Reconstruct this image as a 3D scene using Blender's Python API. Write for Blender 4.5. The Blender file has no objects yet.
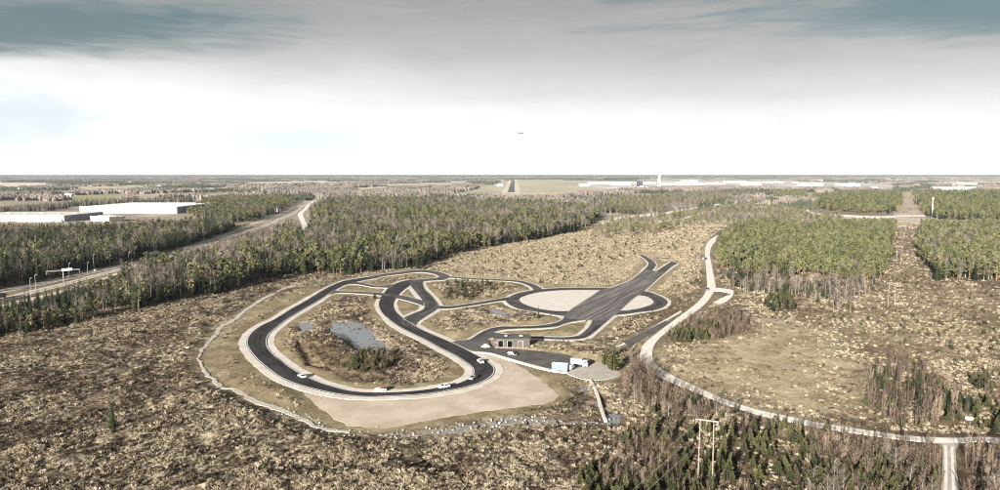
import bpy, bmesh, math, random
import numpy as np
from mathutils import Vector, Matrix
from mathutils.geometry import tessellate_polygon

scene = bpy.context.scene
COL = scene.collection
random.seed(7)
rng = np.random.default_rng(7)
rad = math.radians

# ------------------------------------------------------------------ camera
CAM_H, PITCH = 80.0, math.atan((245 - 172.8) / 680.0)
cam_data = bpy.data.cameras.new('camera')
cam_data.sensor_width = 36.0
cam_data.lens = 36.0 * 680.0 / 1000.0
cam_data.clip_start = 1.0
cam_data.clip_end = 120000.0
cam = bpy.data.objects.new('camera', cam_data)
cam.location = (0, 0, CAM_H)
cam.rotation_euler = (math.pi / 2 - PITCH, 0, 0)
COL.objects.link(cam)
scene.camera = cam

# ------------------------------------------------------------------ sun and sky
SUN_EL, SUN_AZ = rad(15.5), rad(28)            # shadows fall away from the camera, a little to the right
to_sun = Vector((-math.sin(SUN_AZ) * math.cos(SUN_EL), -math.cos(SUN_AZ) * math.cos(SUN_EL), math.sin(SUN_EL)))
sun_data = bpy.data.lights.new('sun', 'SUN')
sun_data.energy = 5.0
sun_data.angle = rad(0.5)
sun_data.color = (1.0, 0.945, 0.87)
sun = bpy.data.objects.new('sun', sun_data)
sun.rotation_euler = to_sun.to_track_quat('Z', 'Y').to_euler()
sun.location = (-200, -400, 400)
COL.objects.link(sun)

world = bpy.data.worlds.new('World')
scene.world = world
world.use_nodes = True
wt = world.node_tree
wt.nodes.clear()
def wn(kind, **kw):
    n = wt.nodes.new(kind)
    for k, v in kw.items(): setattr(n, k, v)
    return n
def wl(a, b): wt.links.new(a, b)
def wmath(op, a, b=None, c=None, clamp=False):
    n = wn('ShaderNodeMath', operation=op, use_clamp=clamp)
    for i, v in enumerate((a, b, c)):
        if v is None: continue
        if isinstance(v, (int, float)): n.inputs[i].default_value = v
        else: wl(v, n.inputs[i])
    return n.outputs[0]
def wmix(f, a, b):
    n = wn('ShaderNodeMix', data_type='RGBA')
    for sock, v in ((n.inputs[0], f), (n.inputs[6], a), (n.inputs[7], b)):
        if isinstance(v, (int, float)): sock.default_value = v
        elif isinstance(v, tuple): sock.default_value = (*v, 1)
        else: wl(v, sock)
    return n.outputs[2]
def wsmooth(x, lo, hi):
    n = wn('ShaderNodeMapRange', interpolation_type='SMOOTHSTEP')
    wl(x, n.inputs[0]); n.inputs[1].default_value = lo; n.inputs[2].default_value = hi
    return n.outputs[0]
tc = wn('ShaderNodeTexCoord')
sky = wn('ShaderNodeTexSky', sky_type='NISHITA', sun_disc=False)
sky.sun_elevation = SUN_EL
sky.sun_rotation = math.pi + SUN_AZ            # behind the camera, to its left
sky.altitude = 80
sky.air_density = 1.2; sky.dust_density = 2.0
sep = wn('ShaderNodeSeparateXYZ'); wl(tc.outputs['Generated'], sep.inputs[0])
elev = sep.outputs[2]
def wnoise(scale_xyz, scale, detail=6, rough=.55, dist=0.0, off=(0, 0, 0)):
    mp = wn('ShaderNodeMapping'); mp.inputs['Scale'].default_value = scale_xyz; mp.inputs['Location'].default_value = off
    wl(tc.outputs['Generated'], mp.inputs[0])
    n = wn('ShaderNodeTexNoise'); wl(mp.outputs[0], n.inputs['Vector'])
    n.inputs['Scale'].default_value = scale; n.inputs['Detail'].default_value = detail
    n.inputs['Roughness'].default_value = rough; n.inputs['Distortion'].default_value = dist
    return n.outputs[0]
clear = wn('ShaderNodeVectorMath', operation='SCALE'); wl(sky.outputs[0], clear.inputs[0]); clear.inputs['Scale'].default_value = 0.026
clear_sky = wmix(0.55, clear.outputs[0], (0.040, 0.082, 0.088))
streak = wnoise((1, 1, 7), 2.3, 7, .6, .6)
soft = wnoise((1, 1, 3.2), 1.7, 4, .5, .3, (3.1, 1.7, .4))
fine = wnoise((1, 1, 9), 9.0, 6, .6, .8, (.3, 4.0, 1.0))
# a high grey cloud sheet that starts some 7 degrees up, brighter and whiter towards the horizon
wob = wmath('MULTIPLY_ADD', streak, .05, elev)
wob = wmath('MULTIPLY_ADD', soft, .05, wob)
tilt = wmath('MULTIPLY_ADD', sep.outputs[0], .045, wob)
sheet = wsmooth(tilt, .085, .235)
deck = wmix(wsmooth(elev, .12, .30), (.232, .224, .222), (.112, .112, .113))
deck = wmix(wsmooth(elev, .26, .75), deck, (.062, .064, .067))  # unseen overhead deck darkened to cut ambient light and deepen shadows
deck = wmix(wmath('MULTIPLY', wsmooth(fine, .38, .75), wmath('MULTIPLY', wsmooth(elev, .6, .2), .25)), deck, (.25, .248, .246))
low_base = wmix(wsmooth(elev, .0, .07), (.66, .665, .68), (.47, .47, .475))
low = wmix(wmath('MULTIPLY', wsmooth(wnoise((1, 1, 4.5), 4.2, 6, .6, .5, (1.3, .2, 2.0)), .50, .74), .7), low_base, (.33, .375, .40))
cloud = wmix(sheet, low, deck)
yy = wmath('MAXIMUM', sep.outputs[1], .05)
tx = wmath('DIVIDE', sep.outputs[0], yy); tz = wmath('DIVIDE', sep.outputs[2], yy)
def blob(cx, cz, rx, rz_):
    a = wmath('DIVIDE', wmath('SUBTRACT', tx, cx), rx); b_ = wmath('DIVIDE', wmath('SUBTRACT', tz, cz), rz_)
    d = wmath('SQRT', wmath('ADD', wmath('MULTIPLY', a, a), wmath('MULTIPLY', b_, b_)))
    return wsmooth(wmath('MULTIPLY_ADD', fine, -1.1, wmath('ADD', d, .55)), 1.25, .35)
# breaks in the sheet where the photograph has them, and a thin blue cloud bank low on the left
holes = wmath('MAXIMUM', blob(-.68, .212, .42, .050), blob(.72, .235, .36, .050))
bank = wmath('MAXIMUM', blob(-.70, .075, .16, .05), blob(-.30, .045, .14, .025))
gap = wmath('MULTIPLY', wsmooth(wmath('MULTIPLY_ADD', fine, .10, streak), .555, .675), wsmooth(elev, .13, .22))
cloud = wmix(wmath('MULTIPLY', bank, .7), cloud, (.285, .328, .345))
colour = wmix(wmath('MULTIPLY', gap, .6), cloud, clear_sky)
colour = wmix(wmath('MULTIPLY', holes, .95), colour, clear_sky)
bg = wn('ShaderNodeBackground'); wl(colour, bg.inputs[0]); bg.inputs[1].default_value = 0.77
wo = wn('ShaderNodeOutputWorld'); wl(bg.outputs[0], wo.inputs[0])

# ------------------------------------------------------------------ exposure and renderer
scene.view_settings.view_transform = 'Standard'
scene.view_settings.look = 'None'
scene.view_settings.gamma = 1.0
scene.view_settings.use_curve_mapping = False
scene.view_settings.exposure = 1.68
scene.render.engine = 'CYCLES'
scene.cycles.max_bounces = 5
scene.cycles.diffuse_bounces = 2
scene.cycles.glossy_bounces = 2
scene.cycles.transmission_bounces = 2
scene.cycles.volume_bounces = 0
scene.cycles.transparent_max_bounces = 4
scene.cycles.use_denoising = True
scene.cycles.denoising_prefilter = 'NONE'
scene.cycles.pixel_filter_type = 'BLACKMAN_HARRIS'
scene.cycles.filter_width = 1.15

# layout traced in image pixels, projected onto flat ground, in metres: x to the right, y away from the camera
RIB = {'main_loop': [(-96.3,526.7,-93.3,514.4),(-106.0,514.4,-101.8,503.3),(-116.6,499.0,-110.2,484.0),(-120.7,473.2,-112.8,458.9),(-121.9,446.9,-113.4,439.9),(-122.5,419.6,-113.9,417.3),(-123.8,394.5,-115.3,394.5),(-123.8,368.8,-116.5,369.1),(-126.0,350.6,-115.9,347.6),(-124.8,332.8,-114.7,331.7),(-120.3,315.7,-110.8,316.6),(-114.1,302.3,-105.6,304.1),(-104.4,285.4,-97.1,289.4),(-93.5,269.4,-87.0,274.8),(-84.6,258.0,-77.8,263.3),(-75.5,249.8,-69.2,254.2),(-64.2,242.3,-61.0,247.6),(-54.6,238.0,-54.2,243.6),(-46.1,236.9,-46.9,242.1),(-36.0,237.8,-37.1,242.6),(-25.9,240.0,-28.5,244.9),(-18.5,243.9,-22.5,248.3),(-11.8,248.3,-16.4,252.7),(-6.5,254.5,-12.7,258.3),(-3.0,262.2,-11.1,263.6),(-2.0,271.2,-11.0,269.1),(-3.8,279.2,-12.0,274.8),(-8.1,289.4,-15.2,282.3),(-13.0,298.5,-20.1,292.3),(-18.6,309.1,-27.5,304.4),(-27.7,323.3,-35.6,319.2),(-39.4,341.5,-47.8,339.3),(-47.0,356.6,-56.5,355.8),(-52.8,367.8,-63.6,373.0),(-60.1,386.7,-70.1,392.5),(-64.8,407.6,-74.8,414.0),(-66.6,429.2,-77.2,441.0),(-66.4,455.0,-77.8,473.2),(-64.3,477.5,-74.2,493.9),(-60.5,496.2,-67.7,505.6)],
 'cross_link': [(-116.2,461.7,-114.1,439.9),(-108.7,456.1,-107.8,449.2),(-94.6,453.4,-93.1,446.2),(-80.3,449.2,-78.7,439.9),(-67.9,442.4,-66.7,430.2),(-58.8,433.7,-57.7,420.6),(-48.4,421.6,-45.9,404.5)],
 'upper_link': [(-109.2,496.2,-108.8,484.0),(-100.9,491.6,-100.6,482.7),(-91.6,480.9,-90.9,473.2),(-83.9,477.9,-82.7,470.7),(-77.1,484.0,-75.4,469.1)],
 'inner_leg': [(-67.9,501.8,-57.0,504.7),(-63.3,477.5,-55.7,486.2),(-59.0,460.9,-51.7,462.9),(-52.9,438.0,-45.9,443.2),(-48.3,420.6,-40.2,420.6),(-45.9,407.6,-37.3,406.1),(-45.3,393.9,-37.3,393.1),(-49.6,381.7,-41.0,375.7),(-53.2,370.4,-44.0,360.7),(-53.2,355.4,-44.1,350.6),(-46.7,346.0,-40.7,339.3)],
 'top_loop': [(-101.0,522.5,-97.9,510.5),(-92.2,535.1,-88.9,524.6),(-82.1,545.0,-79.3,533.5),(-72.5,555.2,-70.1,542.2),(-62.7,557.5,-61.4,543.8),(-51.3,548.3,-52.5,535.1),(-42.8,534.0,-47.9,524.6),(-39.2,522.0,-47.1,519.5),(-41.4,506.6,-48.9,514.4),(-49.3,501.8,-53.2,511.5),(-60.6,496.7,-63.3,506.6)],
 'thin_link': [(-38.1,405.1,-37.8,395.4),(-30.1,403.6,-29.6,396.6),(-23.7,407.6,-23.3,400.5),(-10.0,419.0,-9.8,411.5),(0.0,428.5,0.6,420.6),(5.8,433.4,6.9,422.3)],
 'ring': [(3.8,420.6,12.2,424.3),(4.9,430.2,13.5,432.3),(10.4,445.4,18.4,441.7),(17.6,454.6,24.8,449.9),(25.4,461.3,31.9,455.0),(35.7,466.6,41.0,458.9),(46.6,469.1,51.4,460.1),(59.4,469.1,61.6,459.7),(69.8,469.1,68.6,458.9),(84.5,464.9,80.7,451.1),(98.0,455.4,91.7,439.5),(102.1,447.7,94.5,437.3),(104.7,434.4,96.3,427.4),(105.0,421.3,95.7,417.3),(102.4,410.8,92.9,409.5),(97.2,399.6,85.5,399.6),(89.3,390.7,78.5,393.6),(79.8,385.6,71.1,390.2),(71.7,380.6,64.0,389.6),(59.0,375.7,52.4,389.6),(44.6,373.0,39.5,388.7),(34.6,375.7,32.3,389.0),(24.7,383.9,26.4,392.5),(18.0,389.0,20.8,398.4),(12.2,393.6,15.8,407.6),(6.4,406.1,13.0,416.0)],
 'ring_link': [(-42.8,523.5,-42.9,515.4),(-34.8,520.0,-34.3,513.0),(-21.4,513.0,-21.1,506.6),(-6.0,508.5,-6.0,502.3),(9.7,503.7,9.6,496.7),(17.7,497.1,16.0,488.9),(24.5,483.6,20.6,477.5),(28.6,468.2,22.8,464.9),(29.3,456.9,23.5,451.1)],
 'skid_pan': [(120.6,560.4,131.7,540.5),(109.9,533.5,116.5,502.3),(95.3,498.1,100.2,460.9),(78.4,469.9,88.1,434.4),(68.6,458.5,78.8,412.4),(52.6,420.0,71.1,393.1),(39.8,388.4,64.1,376.2),(34.7,367.8,57.5,362.7)],
 'arm_a': [(135.2,658.3,140.4,655.9),(135.2,635.7,139.9,620.9),(132.6,602.8,136.7,590.8),(125.5,575.5,129.6,567.0),(111.8,537.8,123.1,548.9)],
 'arm_b': [(154.9,609.6,157.6,598.7),(139.2,575.5,146.4,575.5),(128.0,550.6,131.0,537.8),(112.0,519.5,113.5,495.3)],
 'branch_c': [(43.0,383.9,46.5,365.2),(36.9,374.3,38.8,360.2),(33.9,365.2,33.7,354.6),(28.3,356.1,28.7,348.3),(17.6,350.1,17.3,344.6),(7.8,349.0,7.7,343.7),(0.0,348.3,0.0,340.4),(-6.2,342.6,-4.5,332.8),(-10.9,331.7,-7.8,324.5),(-14.5,321.5,-10.4,314.7),(-19.1,317.6,-13.9,308.2),(-22.7,314.7,-19.4,307.3)],
 'branch_d': [(52.4,373.0,63.0,373.8),(46.8,349.4,52.0,347.1),(41.0,333.4,46.6,333.8),(37.3,327.6,40.8,323.7),(30.3,325.3,31.3,320.9),(23.5,325.9,23.2,322.5),(17.2,327.0,17.0,323.5),(7.4,329.6,7.3,324.5),(-1.5,334.3,-2.4,325.5),(-7.5,334.9,-7.7,318.6)],
 'access_road': [(58.2,317.6,60.0,307.3),(65.7,326.5,67.4,320.5),(73.5,338.2,74.9,332.8),(81.8,351.1,84.5,348.3),(89.6,362.7,93.1,361.5)],
 'gravel_road': [(301.7,920.8,302.0,905.3),(251.4,810.2,259.8,810.2),(223.0,732.9,229.2,732.9),(198.2,652.7,205.5,660.8),(165.9,541.1,176.0,557.5),(147.5,478.8,153.2,477.5),(135.3,444.3,141.9,447.3),(121.8,414.4,127.3,414.0),(107.9,388.1,111.3,383.9),(88.6,353.0,92.7,351.8),(73.6,324.9,77.9,324.5),(65.6,307.3,69.9,304.1),(60.4,285.4,65.8,283.8),(60.7,268.4,66.7,269.8),(66.0,253.8,70.4,257.7),(72.1,241.9,75.1,245.6),(77.0,232.1,79.1,236.2),(84.0,221.3,85.9,225.4),(92.9,213.5,94.9,217.5),(101.9,207.2,103.9,210.9),(113.7,201.0,115.9,204.6),(120.0,198.2,122.0,201.6),(127.3,195.9,129.6,199.6),(135.8,195.1,138.6,198.9),(143.7,196.2,146.2,199.7),(151.6,194.7,154.4,198.6),(168.9,190.7,172.7,195.1)],
 'side_road': [(132.9,198.9,139.1,197.4),(129.7,192.1,132.8,190.7),(125.8,185.8,129.5,185.8),(117.7,173.5,121.7,173.5),(110.1,162.2,114.4,162.2),(96.0,141.3,100.3,141.3),(77.4,114.5,82.4,114.5)],
 'landing_track': [(150.1,471.1,145.7,456.9),(155.8,467.0,150.8,453.8),(159.4,459.3,153.3,445.4),(153.4,441.7,147.6,438.0),(143.6,422.3,140.2,427.4),(133.3,407.6,132.1,415.7)],
 'ditch_path': [(-146.8,483.6,-144.3,477.5),(-151.5,469.1,-148.8,462.5),(-152.7,445.4,-149.4,439.5),(-152.5,422.3,-149.1,416.3),(-149.8,385.6,-145.8,379.5),(-147.4,366.3,-143.5,361.7),(-147.6,352.0,-143.8,347.8),(-141.6,326.5,-138.5,324.5),(-136.4,302.0,-133.6,300.2),(-128.0,280.9,-126.2,281.5),(-116.1,261.6,-114.6,263.6),(-105.0,247.1,-103.9,249.8),(-99.6,243.9,-99.6,247.6),(-86.9,231.1,-87.1,235.6),(-75.3,222.5,-75.2,226.4),(-63.6,212.3,-63.2,215.5),(-55.9,205.0,-55.4,207.9),(-45.9,202.1,-46.2,205.0)],
 'ditch_stream': [(-46.7,201.7,-46.7,204.6),(-36.6,200.1,-37.2,203.3),(-28.7,200.5,-29.2,204.2),(-18.4,201.7,-18.8,206.2),(-9.3,204.2,-10.2,210.1),(0.0,207.9,-0.7,215.0),(9.6,210.1,9.6,216.8),(17.9,209.6,18.3,214.5),(25.6,210.1,25.9,212.7),(35.7,209.6,36.4,213.6)],
 'motorway_far': [(-342.3,369.1,-353.2,381.1),(-338.2,404.5,-350.1,419.0),(-333.0,446.9,-343.8,461.7),(-326.3,490.7,-336.8,505.6),(-324.4,546.1,-335.3,563.4),(-321.4,602.1,-331.9,620.2),(-327.1,686.1,-337.9,706.9),(-339.6,792.3,-351.5,817.5),(-358.6,923.9,-372.0,955.0),(-385.6,1076.6,-400.6,1114.2),(-407.7,1236.2,-423.9,1279.9),(-446.7,1439.2,-464.6,1486.4),(-486.1,1628.8,-503.4,1679.0),(-519.6,1795.2,-534.0,1837.6),(-577.3,2091.2,-593.9,2140.5),(-645.1,2526.7,-661.0,2574.3),(-704.5,3099.6,-721.3,3153.2)],
 'motorway_near': [(-317.3,341.5,-327.7,353.0),(-313.5,374.3,-323.6,386.7),(-310.8,420.0,-321.4,433.7),(-310.0,448.4,-320.3,462.5),(-309.5,477.5,-318.9,491.6),(-311.2,514.4,-320.7,529.8),(-311.3,554.0,-320.6,570.0),(-309.8,579.9,-319.1,596.0),(-314.4,659.1,-324.8,679.2),(-324.7,759.8,-336.2,784.2),(-339.4,887.5,-352.1,917.7),(-353.3,1037.4,-366.7,1072.3),(-375.5,1169.5,-391.6,1208.6),(-402.2,1326.8,-417.3,1366.8),(-442.3,1511.2,-458.2,1554.4),(-490.8,1721.5,-504.4,1760.4),(-551.2,2029.0,-566.8,2075.3),(-616.1,2469.6,-631.1,2515.1)],
 'slip_road': [(-300.9,359.0,-308.2,367.8),(-295.3,395.4,-302.9,405.8),(-295.5,412.4,-303.0,422.3),(-292.4,443.9,-300.0,454.6),(-292.1,468.2,-299.0,478.3),(-296.0,497.6,-302.6,507.6),(-302.2,532.4,-308.7,542.7)],
 'ramp_road': [(-251.5,732.9,-253.8,749.3),(-259.8,810.2,-262.4,830.1),(-271.7,897.8,-271.8,916.1),(-293.9,1006.5,-289.1,1016.0),(-337.3,1144.8,-332.4,1157.0),(-394.4,1326.8,-388.4,1339.9),(-442.9,1536.8,-430.0,1519.7),(-500.2,1777.7,-488.9,1760.4),(-554.4,2051.9,-544.3,2036.6)],
 'airport_road': [(139.6,1029.5,145.6,1061.8),(168.3,1087.4,175.5,1123.5),(219.9,1214.0,227.0,1253.3),(301.2,1295.1,313.1,1346.5),(393.7,1450.7,408.9,1511.2),(497.5,1619.1,517.4,1684.2),(636.8,1856.4,660.0,1928.6),(737.5,1984.7,765.2,2059.7),(896.8,2246.1,927.7,2332.5),(1138.4,2586.5,1173.4,2675.1)],
 'airport_lane': [(250.4,1096.2,257.6,1128.1),(299.2,1147.2,308.2,1182.3),(385.8,1310.8,394.3,1346.5),(475.8,1470.4,488.9,1511.2)],
 'cross_road': [(626.9,1777.7,647.9,1837.6),(700.7,1766.1,724.0,1825.3),(735.8,1700.0,765.6,1766.1),(694.8,1554.4,721.7,1609.5),(615.2,1339.9,639.1,1387.8),(633.2,1265.0,657.5,1313.9),(671.0,1208.6,698.8,1259.1),(756.5,1253.3,785.3,1301.3),(791.8,1236.2,817.7,1276.9),(822.3,1208.6,844.7,1241.8),(869.3,1157.0,888.1,1182.3)],
 'lot_kerb': [(-12.6,298.5,-12.1,296.8),(-4.5,296.5,-4.4,294.4),(3.9,287.6,3.4,285.4),(13.8,277.3,13.3,275.1),(20.8,271.0,20.3,268.8),(27.3,268.2,26.9,265.7)],
 'bank_path': [(49.1,302.7,49.3,300.6),(57.5,313.6,57.5,311.4),(69.8,332.4,69.7,329.4),(85.9,358.8,85.7,355.4),(105.7,390.7,105.3,387.3)]}
POLY = {'run_off': [(-83.8,253.2),(-73.7,243.6),(-62.8,227.4),(-53.2,214.1),(-44.9,208.3),(-33.3,208.2),(-24.5,213.6),(-16.5,217.2),(-6.7,222.0),(2.4,225.4),(15.0,229.9),(20.0,235.3),(20.8,241.3),(18.5,249.5),(14.6,262.2),(8.3,276.3),(2.6,285.4),(-5.3,295.8),(-11.6,297.8),(-9.7,291.8),(-4.2,280.7),(-2.4,270.5),(-3.6,262.2),(-7.0,255.7),(-12.1,249.5),(-18.5,244.8),(-26.2,240.8),(-36.1,238.4),(-46.4,237.5),(-54.9,238.6),(-64.3,242.9),(-75.8,250.5),(-84.3,258.3)],
 'pit_lot': [(-22.8,316.6),(-14.4,320.5),(-7.8,325.5),(-5.2,316.6),(-3.2,305.2),(0.0,304.1),(8.6,302.0),(15.1,300.2),(23.2,296.8),(28.5,293.9),(33.4,287.9),(39.8,281.2),(33.1,274.1),(27.1,268.2),(20.9,271.3),(13.8,277.6),(3.9,287.9),(-4.2,296.8),(-11.7,299.0),(-17.5,307.3)],
 'gravel_pad': [(26.9,266.0),(33.2,274.1),(40.6,280.4),(45.6,278.5),(47.9,268.0),(47.9,262.9),(42.3,258.0),(36.8,256.4),(31.8,258.0)],
 'pan_infill': [(12.3,424.0),(13.5,432.3),(18.4,441.7),(24.8,449.9),(31.9,455.0),(41.0,458.9),(51.4,460.1),(61.6,459.7),(68.6,458.9),(52.6,420.0),(39.8,389.0),(32.3,389.0),(26.4,392.5),(20.8,398.4),(15.8,407.6),(13.0,416.0)],
 'pan_island': [(91.7,439.5),(94.5,437.3),(96.3,427.4),(95.7,417.3),(92.9,409.5),(85.5,399.6),(78.5,393.6),(71.2,390.7),(78.8,412.4),(88.1,434.4)],
 'pond': [(-90.1,362.7),(-83.3,361.2),(-75.4,359.7),(-70.4,350.6),(-65.7,342.4),(-61.5,326.5),(-56.1,319.4),(-52.3,307.9),(-48.1,299.2),(-47.1,295.1),(-55.1,295.1),(-63.0,296.0),(-65.7,303.7),(-71.9,317.0),(-77.7,326.5),(-84.4,334.3),(-87.7,345.1),(-88.4,353.7)],
 'pond_small': [(-107.7,362.7),(-100.8,358.0),(-96.3,339.7),(-98.3,335.6),(-102.5,341.5)],
 'pond_ring': [(-6.5,398.4),(0.0,392.5),(6.9,385.0),(7.9,375.7),(2.8,372.0),(-2.8,379.7),(-7.0,389.6)],
 'ditch_pool': [(34.0,212.7),(35.9,219.6),(38.0,221.5),(39.6,219.1),(39.9,215.0),(38.0,211.8)],
 'ditch_channel': [(30.3,247.1),(32.1,249.5),(33.8,242.5),(34.9,234.7),(35.4,224.4),(34.3,223.4),(33.1,232.6)],
 'culvert_hollow': [(54.8,298.5),(59.8,311.0),(62.9,314.7),(62.8,307.3),(58.3,293.4),(53.4,279.2),(50.8,276.3)],
 'meadow': [(73.6,298.5),(90.3,316.6),(147.1,378.4),(168.9,341.5),(150.2,267.7),(116.0,207.1),(99.6,218.6),(79.7,239.1),(70.6,259.6)],
 'left_verge': [(-146.1,375.7),(-136.6,320.5),(-131.7,296.8),(-124.1,279.2),(-102.4,247.1),(-83.5,231.5),(-66.4,218.6),(-52.0,207.1),(-72.1,238.0),(-97.7,267.7),(-117.1,302.0),(-127.5,330.7),(-130.1,365.2),(-126.3,434.4),(-123.8,504.7),(-140.9,473.2),(-147.0,417.3)],
 'upper_heath': [(-63.1,608.2),(0.0,810.2),(145.7,988.1),(308.2,1045.4),(214.7,704.1),(149.6,529.8),(88.5,424.0),(69.8,469.1),(0.0,495.3),(-37.5,504.7)],
 'corridor': [(1613.2,2856.8),(1801.7,2856.8),(599.2,953.3),(311.2,481.8),(356.2,469.1),(238.3,311.0),(185.8,267.7),(163.4,293.4),(164.0,365.2),(227.7,424.0),(317.8,557.5),(571.3,988.1)],
 'field_a': [(-4722.0,5971.2),(-3509.8,5385.0),(-2392.3,3610.8),(-2681.7,3387.4)],
 'field_b': [(-1522.0,2469.6),(-1385.1,2586.5),(-1094.4,2014.1),(-1249.5,1942.3)],
 'field_c': [(-1487.4,3190.0),(-1562.4,3978.0),(-1281.6,3190.0),(-1234.6,2714.9)],
 'field_d': [(-783.3,3610.8),(-609.5,4159.2),(-486.4,3190.0),(-573.5,2714.9)],
 'field_e': [(-919.4,4903.4),(-274.3,6243.0),(-134.1,4159.2),(-536.3,3518.0)],
 'field_f': [(-2220.7,5722.1),(-1753.4,7044.5),(-1176.9,5085.3),(-1596.2,4357.6)],
 'field_g': [(-2458.8,3865.7),(-2298.6,4357.6),(-1728.2,3387.4),(-1799.3,2949.2)],
 'field_h': [(3477.8,5722.1),(4662.4,6243.0),(3477.1,4653.6),(2835.5,4500.8)],
 'airfield': [(-199.5,2264.8),(-140.3,3190.0),(0.0,6700.4),(618.8,7044.5),(1161.1,5663.0),(695.2,3387.4),(398.3,2714.9),(184.2,2091.2),(0.0,2091.2)],
 'apron': [(402.2,4159.2),(1373.5,6700.4),(2752.2,7230.1),(2918.3,5385.0),(2378.3,4007.1),(1843.6,3266.1),(1462.7,3563.8),(1102.1,3759.5),(574.6,3266.1)],
 'strip_grass': [(8.0,2714.9),(106.5,8081.7),(201.1,8081.7),(83.6,2714.9)],
 'runway': [(30.9,2770.0),(126.1,7425.7),(158.7,7425.7),(59.3,2770.0)],
 'clearing': [(1669.2,2933.4),(1837.0,2933.4),(752.9,1208.6),(703.0,1208.6)],
 'yard': [(-768.5,1109.7),(-780.5,1360.0),(-647.7,1157.0),(-641.3,988.1)]}
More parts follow.
